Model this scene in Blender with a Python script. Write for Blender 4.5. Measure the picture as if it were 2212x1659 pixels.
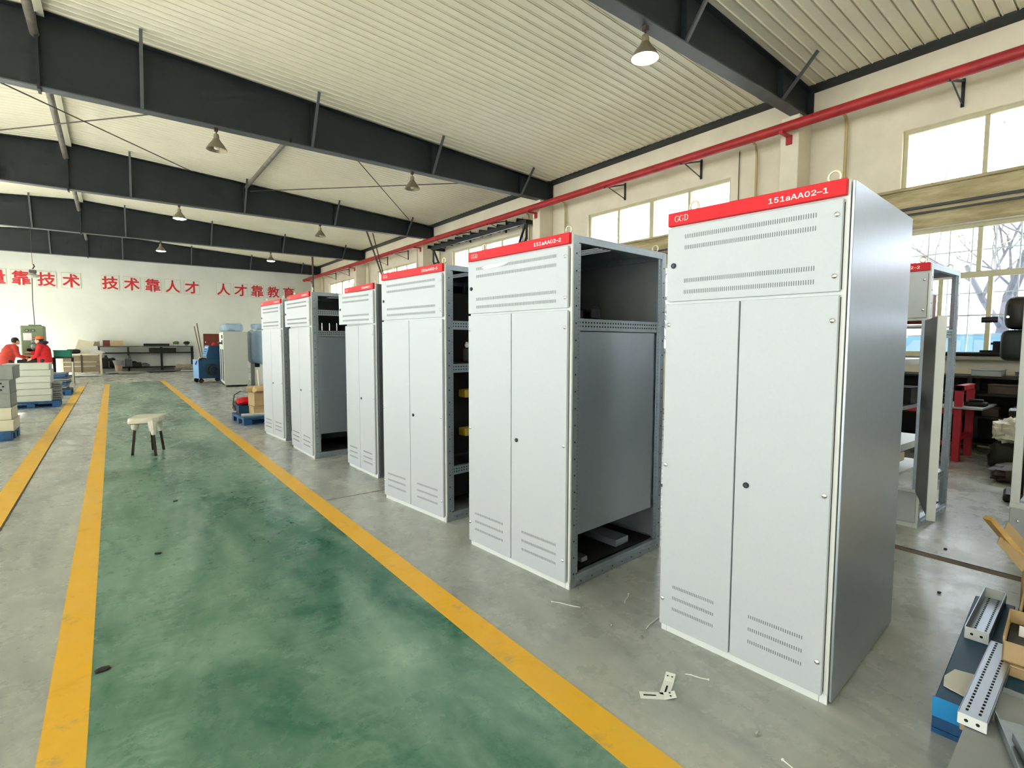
import bpy, bmesh, math, random
from mathutils import Vector, Matrix, noise as mnoise

for o in list(bpy.data.objects):
    bpy.data.objects.remove(o, do_unlink=True)
scene = bpy.context.scene
COL = scene.collection
R = math.radians
rnd = random.Random(7)

# ------------------------------------------------------------------ camera
def setup_camera():
    W = 2212.0
    f, yaw, pit, rol, cx, cy = 1119.46, .6566, .0700, .0023, 1107.34, 818.14
    cyw, syw, cp, sp = math.cos(yaw), math.sin(yaw), math.cos(pit), math.sin(pit)
    fwd = Vector((syw * cp, cyw * cp, -sp)); right = Vector((cyw, -syw, 0)); up = right.cross(fwd)
    c, s = math.cos(rol), math.sin(rol)
    r2 = c * right + s * up; u2 = -s * right + c * up
    cam = bpy.data.cameras.new('camera'); co = bpy.data.objects.new('camera', cam); COL.objects.link(co)
    cam.sensor_fit = 'HORIZONTAL'; cam.sensor_width = 36.0; cam.lens = f / W * 36.0
    cam.shift_x = -(cx - 1106.0) / W; cam.shift_y = (cy - 829.5) / W
    cam.clip_start = .05; cam.clip_end = 300
    m = Matrix((r2, u2, -fwd)).transposed().to_4x4(); m.translation = Vector((0, 0, 1.547))
    co.matrix_world = m
    scene.camera = co
setup_camera()

# ------------------------------------------------------------------ light
SKY = 5.0
w = bpy.data.worlds.new('sky'); scene.world = w; w.use_nodes = True
bg = w.node_tree.nodes['Background']; bg.inputs[0].default_value = (.89, .93, 1, 1); bg.inputs[1].default_value = SKY
sun = bpy.data.lights.new('sun', 'SUN'); sun.energy = 52; sun.angle = R(.6); sun.color = (1, .93, .90)
so = bpy.data.objects.new('sun', sun); COL.objects.link(so)
SUN_EL, SUN_AZ = R(26), R(24)
sd = Vector((math.cos(SUN_EL) * math.cos(SUN_AZ), math.cos(SUN_EL) * math.sin(SUN_AZ), -math.sin(SUN_EL)))
so.rotation_euler = sd.to_track_quat('-Z', 'Y').to_euler()
scene.view_settings.view_transform = 'Standard'; scene.view_settings.look = 'None'
scene.view_settings.gamma = 1; scene.view_settings.use_curve_mapping = False
scene.view_settings.exposure = .48
scene.cycles.use_denoising = True
scene.cycles.max_bounces = 6; scene.cycles.diffuse_bounces = 4; scene.cycles.glossy_bounces = 3
scene.cycles.use_adaptive_sampling = True; scene.cycles.adaptive_threshold = .08; scene.cycles.adaptive_min_samples = 20; scene.cycles.use_light_tree = False
scene.cycles.transparent_max_bounces = 12; scene.cycles.sample_clamp_indirect = 6.0
scene.cycles.caustics_reflective = False; scene.cycles.caustics_refractive = False

# ------------------------------------------------------------------ materials
def lin(c):
    return tuple((v / 255 / 12.92) if v / 255 <= .04045 else ((v / 255 + .055) / 1.055) ** 2.4 for v in c)
MATS = {}
def mat(name, col, rough=.5, metal=0.0, var=.0, vscale=4.0, col2=None, bump=0.0, bscale=40.0, spec=.5, emit=0.0, stretch=None, coat=0.0, alpha=1.0, rvar=0.0):
    """principled material with procedural colour variation; col in sRGB 0-255"""
    if name in MATS: return MATS[name]
    m = bpy.data.materials.new(name); m.use_nodes = True; nt = m.node_tree; N = nt.nodes; L = nt.links
    b = N['Principled BSDF']
    c = lin(col); c2 = lin(col2) if col2 else tuple(v * (1 - var) for v in c)
    b.inputs['Roughness'].default_value = rough; b.inputs['Metallic'].default_value = metal
    b.inputs['Specular IOR Level'].default_value = spec
    b.inputs['Base Color'].default_value = (*c, 1); b.inputs['Alpha'].default_value = alpha
    if coat: b.inputs['Coat Weight'].default_value = coat; b.inputs['Coat Roughness'].default_value = .15
    tc = N.new('ShaderNodeTexCoord'); vec = tc.outputs['Object']
    if stretch:
        mp = N.new('ShaderNodeMapping'); mp.inputs['Scale'].default_value = stretch; L.new(vec, mp.inputs[0]); vec = mp.outputs[0]
    if var or col2 or rvar:
        n = N.new('ShaderNodeTexNoise'); n.inputs['Scale'].default_value = vscale; n.inputs['Detail'].default_value = 6; n.inputs['Roughness'].default_value = .62
        L.new(vec, n.inputs['Vector'])
        rp = N.new('ShaderNodeMapRange'); rp.inputs[1].default_value = .35; rp.inputs[2].default_value = .68
        L.new(n.outputs['Fac'], rp.inputs[0])
        if var or col2:
            mx = N.new('ShaderNodeMix'); mx.data_type = 'RGBA'; mx.inputs[6].default_value = (*c, 1); mx.inputs[7].default_value = (*c2, 1)
            L.new(rp.outputs[0], mx.inputs[0]); L.new(mx.outputs[2], b.inputs['Base Color'])
        if rvar:
            rr = N.new('ShaderNodeMapRange'); rr.inputs[3].default_value = rough - rvar; rr.inputs[4].default_value = rough + rvar
            L.new(rp.outputs[0], rr.inputs[0]); L.new(rr.outputs[0], b.inputs['Roughness'])
    if bump:
        n2 = N.new('ShaderNodeTexNoise'); n2.inputs['Scale'].default_value = bscale; n2.inputs['Detail'].default_value = 4; L.new(vec, n2.inputs['Vector'])
        bp = N.new('ShaderNodeBump'); bp.inputs['Strength'].default_value = bump; bp.inputs['Distance'].default_value = .01
        L.new(n2.outputs['Fac'], bp.inputs['Height']); L.new(bp.outputs[0], b.inputs['Normal'])
    if emit:
        b.inputs['Emission Color'].default_value = (*c, 1); b.inputs['Emission Strength'].default_value = emit
    MATS[name] = m
    return m

def glass_mat():
    m = bpy.data.materials.new('window_glass'); m.use_nodes = True; nt = m.node_tree; N = nt.nodes; L = nt.links
    N.remove(N['Principled BSDF'])
    t = N.new('ShaderNodeBsdfTransparent'); t.inputs[0].default_value = (.93, .96, .97, 1)
    g = N.new('ShaderNodeBsdfGlossy'); g.inputs['Roughness'].default_value = .02
    fr = N.new('ShaderNodeFresnel'); fr.inputs[0].default_value = 1.45
    mx = N.new('ShaderNodeMixShader'); geo = N.new('ShaderNodeNewGeometry'); inv = N.new('ShaderNodeMath'); inv.operation = 'SUBTRACT'; inv.inputs[0].default_value = 1.0; L.new(geo.outputs['Backfacing'], inv.inputs[1])
    mu = N.new('ShaderNodeMath'); mu.operation = 'MULTIPLY'; L.new(fr.outputs[0], mu.inputs[0]); L.new(inv.outputs[0], mu.inputs[1])
    L.new(mu.outputs[0], mx.inputs[0]); L.new(t.outputs[0], mx.inputs[1]); L.new(g.outputs[0], mx.inputs[2])
    L.new(mx.outputs[0], N['Material Output'].inputs[0]); MATS['glass'] = m; return m
GLASS = glass_mat()

def plastic_mat(name, col, amt=.5):
    m = bpy.data.materials.new(name); m.use_nodes = True; nt = m.node_tree; N = nt.nodes; L = nt.links
    b = N['Principled BSDF']; b.inputs['Base Color'].default_value = (*lin(col), 1); b.inputs['Roughness'].default_value = .2
    n = N.new('ShaderNodeTexNoise'); n.inputs['Scale'].default_value = 14; n.inputs['Detail'].default_value = 5
    tc = N.new('ShaderNodeTexCoord'); L.new(tc.outputs['Object'], n.inputs['Vector'])
    bp = N.new('ShaderNodeBump'); bp.inputs['Strength'].default_value = .8; bp.inputs['Distance'].default_value = .03
    L.new(n.outputs['Fac'], bp.inputs['Height']); L.new(bp.outputs[0], b.inputs['Normal'])
    t = N.new('ShaderNodeBsdfTransparent'); t.inputs[0].default_value = (.9, .93, .96, 1)
    mx = N.new('ShaderNodeMixShader'); mx.inputs[0].default_value = amt
    L.new(t.outputs[0], mx.inputs[1]); L.new(b.outputs[0], mx.inputs[2]); L.new(mx.outputs[0], N['Material Output'].inputs[0])
    MATS[name] = m; return m

def floor_mat(name, base, dust, thr=(.38, .66), rough=.38, streak=(1.2, .35, 1), tread=False, worn=None, spots=None):
    """painted / bare concrete: colour, dusty wear, scuffs; all in world metres"""
    m = bpy.data.materials.new(name); m.use_nodes = True; nt = m.node_tree; N = nt.nodes; L = nt.links
    b = N['Principled BSDF']
    g = N.new('ShaderNodeNewGeometry')
    mp = N.new('ShaderNodeMapping'); mp.inputs['Scale'].default_value = streak; L.new(g.outputs['Position'], mp.inputs[0])
    def nz(scale, det=8, ro=.65, src=mp.outputs[0], dist=0.0):
        n = N.new('ShaderNodeTexNoise'); n.inputs['Scale'].default_value = scale; n.inputs['Detail'].default_value = det; n.inputs['Roughness'].default_value = ro
        n.inputs['Distortion'].default_value = dist; L.new(src, n.inputs['Vector']); return n.outputs['Fac']
    def rng(x, a, b_, c=0., d=1.):
        r = N.new('ShaderNodeMapRange'); r.inputs[1].default_value = a; r.inputs[2].default_value = b_; r.inputs[3].default_value = c; r.inputs[4].default_value = d; L.new(x, r.inputs[0]); return r.outputs[0]
    def mixc(fac, a, b_):
        x = N.new('ShaderNodeMix'); x.data_type = 'RGBA'; L.new(fac, x.inputs[0])
        for i, v in ((6, a), (7, b_)):
            if isinstance(v, tuple): x.inputs[i].default_value = (*lin(v), 1)
            else: L.new(v, x.inputs[i])
        return x.outputs[2]
    def mul(a, b_):
        x = N.new('ShaderNodeMath'); x.operation = 'MULTIPLY'; L.new(a, x.inputs[0])
        if isinstance(b_, float): x.inputs[1].default_value = b_
        else: L.new(b_, x.inputs[1])
        return x.outputs[0]
    big = rng(nz(.9, dist=.6), thr[0], thr[1])
    col = mixc(big, base, dust)
    fine = rng(nz(7, 10, .75, g.outputs['Position']), .45, .75)
    col = mixc(mul(fine, .35), col, dust)
    dk = rng(nz(2.3, 9, .7, g.outputs['Position'], .8), .56, .75)
    col = mixc(mul(dk, .28), col, tuple(int(v * .62) for v in base))
    if tread:
        # lug marks of wheels: short ripples across the travel direction inside wandering tracks
        mp2 = N.new('ShaderNodeMapping'); mp2.inputs['Rotation'].default_value = (0, 0, R(8)); L.new(g.outputs['Position'], mp2.inputs[0])
        wv = N.new('ShaderNodeTexWave'); wv.bands_direction = 'Y'; wv.inputs['Scale'].default_value = 4.2; wv.inputs['Distortion'].default_value = 9; wv.inputs['Detail'].default_value = 3; wv.inputs['Detail Scale'].default_value = 2.0
        L.new(mp2.outputs[0], wv.inputs['Vector'])
        tr = N.new('ShaderNodeTexWave'); tr.bands_direction = 'X'; tr.inputs['Scale'].default_value = .42; tr.inputs['Distortion'].default_value = 2.2; tr.inputs['Detail'].default_value = 1; tr.inputs['Detail Scale'].default_value = .35
        L.new(mp2.outputs[0], tr.inputs['Vector'])
        tk = mul(rng(tr.outputs['Fac'], .55, .95), rng(wv.outputs['Fac'], .35, .8))
        tk = mul(tk, rng(nz(.8, 5, .6, g.outputs['Position']), .4, .6))
        col = mixc(mul(tk, .38), col, dust)
    if worn:
        col = mixc(rng(nz(5, 10, .72, g.outputs['Position']), .58, .70, 0, .7), col, worn)
    L.new(col, b.inputs['Base Color'])
    rgh = rng(nz(3, 8, .7, g.outputs['Position']), .3, .7, rough - .1, rough + .16); L.new(rgh, b.inputs['Roughness'])
    bp = N.new('ShaderNodeBump'); bp.inputs['Strength'].default_value = .12; bp.inputs['Distance'].default_value = .01
    mpb = N.new('ShaderNodeMapping'); mpb.inputs['Scale'].default_value = (.6, 2.2, 1); mpb.inputs['Rotation'].default_value = (0, 0, R(-20)); L.new(g.outputs['Position'], mpb.inputs[0])
    L.new(nz(5, 6, .6, mpb.outputs[0]), bp.inputs['Height']); L.new(bp.outputs[0], b.inputs['Normal'])
    MATS[name] = m; return m

M_CONC = floor_mat('concrete_floor', (144, 148, 145), (190, 192, 185), rough=.25)
M_GREEN = floor_mat('green_floor_paint', (8, 92, 68), (150, 180, 164), thr=(.40, .70), rough=.26, tread=True)
M_YEL = floor_mat('yellow_line_paint', (236, 178, 20), (222, 182, 74), thr=(.45, .8), rough=.42, worn=(170, 150, 100))
M_CEIL = mat('ceiling_sheet', (238, 232, 208), .45, var=.08, vscale=.7)
M_WALLR = mat('cream_wall_paint', (240, 229, 206), .7, var=.13, vscale=1.3, bump=.06, bscale=18)
M_WALLE = mat('white_wall_paint', (238, 238, 226), .75, var=.10, vscale=.6, bump=.04, bscale=14)
M_CONCB = mat('stained_concrete', (205, 190, 150), .8, col2=(150, 132, 92), vscale=3, stretch=(1, .5, 3), bump=.2, bscale=12)
M_STEEL = mat('dark_painted_steel', (34, 41, 45), .45, var=.25, vscale=2)
M_STEELB = mat('grey_primed_steel', (84, 88, 90), .5, var=.2, vscale=3)
M_REDP = mat('red_pipe_paint', (186, 44, 44), .5, col2=(150, 30, 36), vscale=3, bump=.06)
M_RUST = mat('brown_steel', (74, 60, 54), .6, var=.3)
M_FRAME = mat('cream_window_frame', (206, 198, 164), .55, var=.15, vscale=6)
M_WHITEBAR = mat('white_bar', (214, 220, 226), .5)
M_CAB = mat('light_grey_enamel', (194, 198, 203), .42, var=.03, vscale=60)
M_CABW = mat('white_enamel', (232, 234, 230), .4, var=.03)
M_GALV = mat('galvanised_sheet', (184, 192, 202), .36, .92, var=.05, vscale=40)
M_GALVR = mat('galvanised_rail', (176, 186, 194), .42, .75, var=.15, vscale=20)
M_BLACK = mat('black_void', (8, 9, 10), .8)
M_SLOT = mat('dark_slot', (112, 115, 116), .7)
M_RUBBER = mat('black_rubber', (22, 22, 26), .55)
M_CABRED = mat('red_nameplate', (216, 20, 32), .45, var=.06, spec=.3)
M_WHITE = mat('white_lettering', (246, 240, 238), .5)
M_CHROME = mat('bright_steel', (220, 220, 215), .22, 1.0)
M_DARKPLATE = mat('dark_grey_panel', (92, 94, 98), .5, .3, var=.1)
M_BLUE = mat('blue_plastic', (34, 92, 142), .5, col2=(24, 66, 108), vscale=8)
M_BLUEL = mat('light_blue_enamel', (70, 150, 214), .4, var=.12)
M_BLUED = mat('dark_blue_enamel', (22, 70, 104), .45, var=.2)
M_CARD = mat('cardboard', (200, 170, 126), .85, var=.15, vscale=6, bump=.04)
M_CARDD = mat('cardboard_inside', (150, 110, 60), .9, var=.2)
M_WOOD = mat('pale_wood', (226, 190, 118), .7, col2=(196, 152, 84), vscale=3, stretch=(1, 1, 8))
M_PAPER = mat('white_paper', (228, 226, 218), .8, var=.08)
M_GREY = mat('grey_sheet_metal', (150, 154, 154), .45, .3, var=.12)
M_CREAM = mat('cream_enamel', (222, 214, 186), .5, var=.08)
M_REDB = mat('red_bench_paint', (176, 24, 44), .5, var=.2)
M_TEAL = mat('teal_plastic', (22, 134, 112), .5)
M_MACH = mat('machine_green', (132, 148, 112), .5, var=.12)
M_OIL = mat('oily_iron', (44, 42, 34), .5, .4, var=.4)
M_BROWN = mat('brown_board', (120, 48, 26), .6, var=.25)
M_DARKW = mat('dark_brown_wood', (40, 22, 16), .5, var=.3)
M_SKIN = mat('skin', (224, 172, 140), .5)
M_HAIR = mat('black_hair', (28, 24, 24), .7)
M_REDC = mat('red_padded_cloth', (222, 34, 40), .8, var=.25, vscale=9, bump=.3, bscale=14)
M_ORGC = mat('orange_red_cloth', (196, 62, 44), .8, var=.3, vscale=9, bump=.3, bscale=14)
M_CAPC = mat('orange_cap_cloth', (240, 112, 70), .8)
M_TROU = mat('dark_trousers', (38, 40, 52), .85, var=.2)
M_BARK = mat('tree_bark', (120, 118, 122), .9, var=.3)
M_LEAF = mat('dry_leaf', (150, 140, 120), .8, var=.3)
M_GROUND = mat('outdoor_paving', (196, 196, 190), .9, var=.1)
M_VAN = mat('blue_van_paint', (90, 140, 190), .35)
M_BRICK = mat('rough_plaster', (150, 136, 112), .9, var=.3, vscale=4, bump=.3)
M_PLAST = plastic_mat('clear_plastic_wrap', (170, 200, 226), .55)
M_WRAP = plastic_mat('white_plastic_wrap', (240, 234, 214), .82)

# ------------------------------------------------------------------ mesh builder
class MB:
    def __init__(s): s.v = []; s.f = []
    def add(s, vs, fs):
        n = len(s.v); s.v += [tuple(p) for p in vs]; s.f += [tuple(i + n for i in f) for f in fs]; return s
    def box(s, x0, x1, y0, y1, z0, z1, ch=0.0):
        if x0 > x1: x0, x1 = x1, x0
        if y0 > y1: y0, y1 = y1, y0
        if z0 > z1: z0, z1 = z1, z0
        ch = min(ch, (x1 - x0) / 2.1, (y1 - y0) / 2.1, (z1 - z0) / 2.1)
        if ch <= 0:
            vs = [(x, y, z) for x in (x0, x1) for y in (y0, y1) for z in (z0, z1)]
            return s.add(vs, [(0, 1, 3, 2), (4, 6, 7, 5), (0, 4, 5, 1), (2, 3, 7, 6), (0, 2, 6, 4), (1, 5, 7, 3)])
        X, Y, Z = (x0, x1), (y0, y1), (z0, z1); vs = []; idx = {}
        for i in (0, 1):
            for j in (0, 1):
                for k in (0, 1):
                    sx, sy, sz = (1, -1)[i], (1, -1)[j], (1, -1)[k]
                    idx[i, j, k, 0] = len(vs); vs.append((X[i], Y[j] + sy * ch, Z[k] + sz * ch))
                    idx[i, j, k, 1] = len(vs); vs.append((X[i] + sx * ch, Y[j], Z[k] + sz * ch))
                    idx[i, j, k, 2] = len(vs); vs.append((X[i] + sx * ch, Y[j] + sy * ch, Z[k]))
        fs = []
        for i in (0, 1):
            a = [idx[i, 0, 0, 0], idx[i, 1, 0, 0], idx[i, 1, 1, 0], idx[i, 0, 1, 0]]; fs.append(a if i else a[::-1])
            a = [idx[0, i, 0, 1], idx[1, i, 0, 1], idx[1, i, 1, 1], idx[0, i, 1, 1]]; fs.append(a[::-1] if i else a)
            a = [idx[0, 0, i, 2], idx[1, 0, i, 2], idx[1, 1, i, 2], idx[0, 1, i, 2]]; fs.append(a if i else a[::-1])
        for i in (0, 1):
            for j in (0, 1):
                fs.append([idx[i, j, 0, 0], idx[i, j, 1, 0], idx[i, j, 1, 1], idx[i, j, 0, 1]])
                fs.append([idx[i, 0, j, 0], idx[i, 1, j, 0], idx[i, 1, j, 2], idx[i, 0, j, 2]])
                fs.append([idx[0, i, j, 1], idx[1, i, j, 1], idx[1, i, j, 2], idx[0, i, j, 2]])
                for k in (0, 1): fs.append([idx[i, j, k, 0], idx[i, j, k, 1], idx[i, j, k, 2]])
        return s.add(vs, fs)
    def tube(s, pts, rad, n=8, cap=True, sq=False):
        pts = [Vector(p) for p in pts]; m = len(pts)
        if not hasattr(rad, '__len__'): rad = [rad] * m
        vs = []; fs = []; ref = None
        for i, p in enumerate(pts):
            d = (pts[min(i + 1, m - 1)] - pts[max(i - 1, 0)])
            if d.length < 1e-9: d = Vector((0, 0, 1))
            d.normalize()
            if ref is None: ref = Vector((0, 0, 1)) if abs(d.z) < .9 else Vector((0, 1, 0))
            a = d.cross(ref)
            if a.length < 1e-6: a = d.orthogonal()
            a.normalize(); b = d.cross(a); ref = -b if False else b.cross(d) * -1 if False else ref
            for k in range(n):
                t = 2 * math.pi * (k + (.5 if sq else 0)) / n; vs.append(p + (a * math.cos(t) + b * math.sin(t)) * rad[i])
        for i in range(m - 1):
            for k in range(n):
                fs.append((i * n + k, i * n + (k + 1) % n, (i + 1) * n + (k + 1) % n, (i + 1) * n + k))
        if cap: fs.append(tuple(range(n))[::-1]); fs.append(tuple((m - 1) * n + k for k in range(n)))
        return s.add(vs, fs)
    def bar(s, a, b, wdt, h=None, roll=0.0):
        """rectangular bar between two points"""
        a = Vector(a); b = Vector(b); d = (b - a).normalized(); h = h or wdt
        ref = Vector((0, 0, 1)) if abs(d.z) < .95 else Vector((0, 1, 0))
        u = d.cross(ref).normalized(); v = u.cross(d)
        if roll: u, v = u * math.cos(roll) + v * math.sin(roll), v * math.cos(roll) - u * math.sin(roll)
        vs = [p + u * (sx * wdt / 2) + v * (sy * h / 2) for p in (a, b) for sx, sy in ((-1, -1), (1, -1), (1, 1), (-1, 1))]
        return s.add(vs, [(0, 1, 2, 3)[::-1], (4, 5, 6, 7), (0, 1, 5, 4), (1, 2, 6, 5), (2, 3, 7, 6), (3, 0, 4, 7)])
    def lathe(s, prof, n=20, c=(0, 0, 0)):
        vs = []; fs = []; m = len(prof)
        for r, z in prof:
            for k in range(n):
                t = 2 * math.pi * k / n; vs.append((c[0] + r * math.cos(t), c[1] + r * math.sin(t), c[2] + z))
        for i in range(m - 1):
            for k in range(n): fs.append((i * n + k, i * n + (k + 1) % n, (i + 1) * n + (k + 1) % n, (i + 1) * n + k))
        if prof[0][0] > 1e-6: fs.append(tuple(range(n))[::-1])
        if prof[-1][0] > 1e-6: fs.append(tuple((m - 1) * n + k for k in range(n)))
        return s.add(vs, fs)
    def torus(s, c, r, t, axis=(1, 0, 0), n=20, m=8):
        q = Vector((0, 0, 1)).rotation_difference(Vector(axis)); vs = []; fs = []
        for i in range(n):
            a = 2 * math.pi * i / n
            for j in range(m):
                b = 2 * math.pi * j / m
                vs.append(Vector(c) + q @ Vector(((r + t * math.cos(b)) * math.cos(a), (r + t * math.cos(b)) * math.sin(a), t * math.sin(b))))
        for i in range(n):
            for j in range(m): fs.append((i * m + j, ((i + 1) % n) * m + j, ((i + 1) % n) * m + (j + 1) % m, i * m + (j + 1) % m))
        return s.add(vs, fs)
    def disc(s, c, r, axis, n=8, h=.0):
        """short cylinder starting at c along axis"""
        c = Vector(c); a = Vector(axis).normalized(); return s.tube([c, c + a * max(h, .0008)], r, n)
    def prism(s, poly, a0, a1, axis='y'):
        """extrude a 2-D polygon: axis y -> poly in (x,z); x -> (y,z); z -> (x,y)"""
        n = len(poly)
        def P(p, a): return {'y': (p[0], a, p[1]), 'x': (a, p[0], p[1]), 'z': (p[0], p[1], a)}[axis]
        vs = [P(p, a0) for p in poly] + [P(p, a1) for p in poly]
        fs = [tuple(range(n)), tuple(range(n, 2 * n))[::-1]] + [(i, i + n, (i + 1) % n + n, (i + 1) % n) for i in range(n)]
        return s.add(vs, fs)
    def blob(s, c, dims, e=.45, amp=.0, seed=0, n=20, m=12, freq=3.0):
        """superellipsoid with lumpy noise: bags, wraps, cushions"""
        vs = []; fs = []
        def pw(v): return math.copysign(abs(v) ** e, v)
        for i in range(m + 1):
            ph = -math.pi / 2 + math.pi * i / m
            for k in range(n):
                th = 2 * math.pi * k / n
                p = Vector((pw(math.cos(ph)) * pw(math.cos(th)), pw(math.cos(ph)) * pw(math.sin(th)), pw(math.sin(ph))))
                q = 1 + amp * mnoise.noise(p * freq + Vector((seed * 7.3, seed, 0)))
                vs.append((c[0] + p.x * dims[0] / 2 * q, c[1] + p.y * dims[1] / 2 * q, c[2] + p.z * dims[2] / 2 * q))
        for i in range(m):
            for k in range(n): fs.append((i * n + k, i * n + (k + 1) % n, (i + 1) * n + (k + 1) % n, (i + 1) * n + k))
        return s.add(vs, fs)
    def xf(s, mtx):
        s.v = [tuple(mtx @ Vector(p)) for p in s.v]; return s
    def mesh(s, name, m, smooth=False):
        me = bpy.data.meshes.new(name); me.from_pydata(s.v, [], s.f)
        bm = bmesh.new(); bm.from_mesh(me); bmesh.ops.recalc_face_normals(bm, faces=bm.faces); bm.to_mesh(me); bm.free()
        if m: me.materials.append(m)
        if smooth:
            me.polygons.foreach_set('use_smooth', [True] * len(me.polygons)); me.update()
            try: me.set_sharp_from_angle(angle=R(smooth if smooth is not True else 40))
            except Exception: pass
        return me
    def build(s, name, m, parent=None, loc=(0, 0, 0), rotz=0.0, smooth=False, **tags):
        o = bpy.data.objects.new(name, s.mesh(name, m, smooth)); COL.objects.link(o)
        o.location = loc; o.rotation_euler = (0, 0, rotz)
        if parent: o.parent = parent
        tag(o, **tags); return o

def tag(o, label=None, category=None, group=None, kind=None):
    if label: o['label'] = label
    if category: o['category'] = category
    if group: o['group'] = group
    if kind: o['kind'] = kind
    return o
def thing(name, label, category, loc=(0, 0, 0), rotz=0.0, group=None, kind=None):
    o = bpy.data.objects.new(name, None); o.empty_display_size = .1; COL.objects.link(o)
    o.location = loc; o.rotation_euler = (0, 0, rotz); return tag(o, label, category, group, kind)
def B(*a, ch=0.0): return MB().box(*a, ch=ch)
def inst(o, parent, loc, rotz=0.0, name=None):
    c = o.copy(); COL.objects.link(c); c.parent = parent; c.location = loc; c.rotation_euler = (0, 0, rotz)
    if name: c.name = name
    return c

FONT = None
try:
    import os
    FONT = bpy.data.fonts.load(os.path.join(bpy.utils.system_resource('DATAFILES'), 'fonts', 'Inter.woff2'))
except Exception:
    FONT = None
def text_mesh(name, txt, size, m, parent, mtx, extrude=.001, bold=0.0, align='LEFT', sx=1.0):
    cu = bpy.data.curves.new(name, 'FONT'); cu.body = txt
    if FONT and ord(txt[0]) < 256: cu.font = FONT
    cu.offset = 0; cu.size = size; cu.extrude = extrude; cu.align_x = align; cu.resolution_u = 4
    t = bpy.data.objects.new(name, cu); COL.objects.link(t); bpy.context.view_layer.update()
    me = bpy.data.meshes.new_from_object(t.evaluated_get(bpy.context.evaluated_depsgraph_get())); me.name = name
    bpy.data.objects.remove(t, do_unlink=True); bpy.data.curves.remove(cu)
    if bold:      # heavier strokes: the same glyph laid down several times, slightly shifted
        bm = bmesh.new()
        for k in range(8):
            m2 = me.copy(); m2.transform(Matrix.Translation((bold * math.cos(k * math.pi / 4), bold * math.sin(k * math.pi / 4), k * extrude * .02))); bm.from_mesh(m2); bpy.data.meshes.remove(m2)
        bm.to_mesh(me); bm.free()
    me.transform(Matrix.Diagonal((sx, 1, 1, 1))); me.transform(mtx); me.materials.clear(); me.materials.append(m)
    o = bpy.data.objects.new(name, me); COL.objects.link(o)
    if parent: o.parent = parent
    return o
FRONT = Matrix(((0, 0, -1, 0), (-1, 0, 0, 0), (0, 1, 0, 0), (0, 0, 0, 1)))    # text facing -x
END = Matrix(((1, 0, 0, 0), (0, 0, -1, 0), (0, 1, 0, 0), (0, 0, 0, 1)))        # text facing -y

# ------------------------------------------------------------------ building
XW, XL, XR, D, YB = 10.22, -11.74, -.76, 33.78, -9.5
RAFT = [4.45, 11.45, 18.45, 25.45, 32.45]
SL = (6.786 - 6.108) / (XW - XR)
def ceil_z(x): return 6.80 - SL * abs(x - XR)
BAYS = [-13.05 + 7 * k for k in range(1, 7)]       # -6.05 .. 28.95

floor = B(XL - .3, XW + .3, YB - .3, D + .3, -.25, 0).build('floor', M_CONC, kind='structure')
tag(floor, 'grey worn concrete shop floor with painted walkway')
B(-.14, 1.425, -4, 24.6, 0, .002).build('walkway_paint', M_GREEN, floor, label='worn green painted walkway')
B(-.285, -.14, -4, 24.0, 0, .003).build('line_paint', M_YEL, floor, label='yellow line along the left of the walkway')
B(1.425, 1.585, -4, 24.9, 0, .003).build('line_paint', M_YEL, floor, label='yellow line along the right of the walkway')
B(-.975, -.80, 5, 23.4, 0, .003).build('line_paint', M_YEL, floor, label='outer yellow line left of the walkway')
M_JOINT = mat('joint_filler', (70, 62, 50), .9, var=.3)
B(-.80, -.785, -4, 26, 0, .0035).build('joint', M_JOINT, floor)
for y in (6.6, 13.4, 20.3): B(-11, -.8, y, y + .012, 0, .0015).build('joint', M_JOINT, floor)
B(4.62, 4.70, -4, 3.6, 0, .002).build('joint', mat('brown_joint', (120, 104, 88), .8, var=.3), floor)
B(4.695, 4.71, -4, 3.6, 0, .0025).build('joint', M_JOINT, floor)
B(1.6, 9.9, 5.05, 5.062, 0, .0012).build('joint', M_JOINT, floor)

# ceiling: corrugated liner sheets, ribs across the building
def ceiling_mesh():
    mb = MB(); prof = []; y = YB; pitch = .175
    while y < D:
        prof += [(y, 0), (y + .118, 0), (y + .128, -.012), (y + .140, -.012), (y + .143, .045), (y + .157, .045), (y + .160, -.012), (y + .168, -.006)]; y += pitch
    prof.append((y, 0))
    xs = [XL - .1, XR, XW + .1]; n = len(prof)
    vs = [(x, p[0], (ceil_z(x) if x != XR else 6.80) + p[1]) for x in xs for p in prof]
    fs = [(i * n + k, i * n + k + 1, (i + 1) * n + k + 1, (i + 1) * n + k) for i in range(2) for k in range(n - 1)]
    return mb.add(vs, fs)
ceil = ceiling_mesh().build('ceiling', M_CEIL, kind='structure', label='cream ribbed metal ceiling sheets')
B(XL - .3, XW + .3, YB - .3, D + .3, 7.0, 7.1).build('roof_deck', M_STEELB, ceil)
MB().bar((XR, YB, 6.74), (XR, D, 6.74), .22, .05).build('ridge_cover', M_CEIL, ceil, label='cream ridge cover strip')

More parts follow.
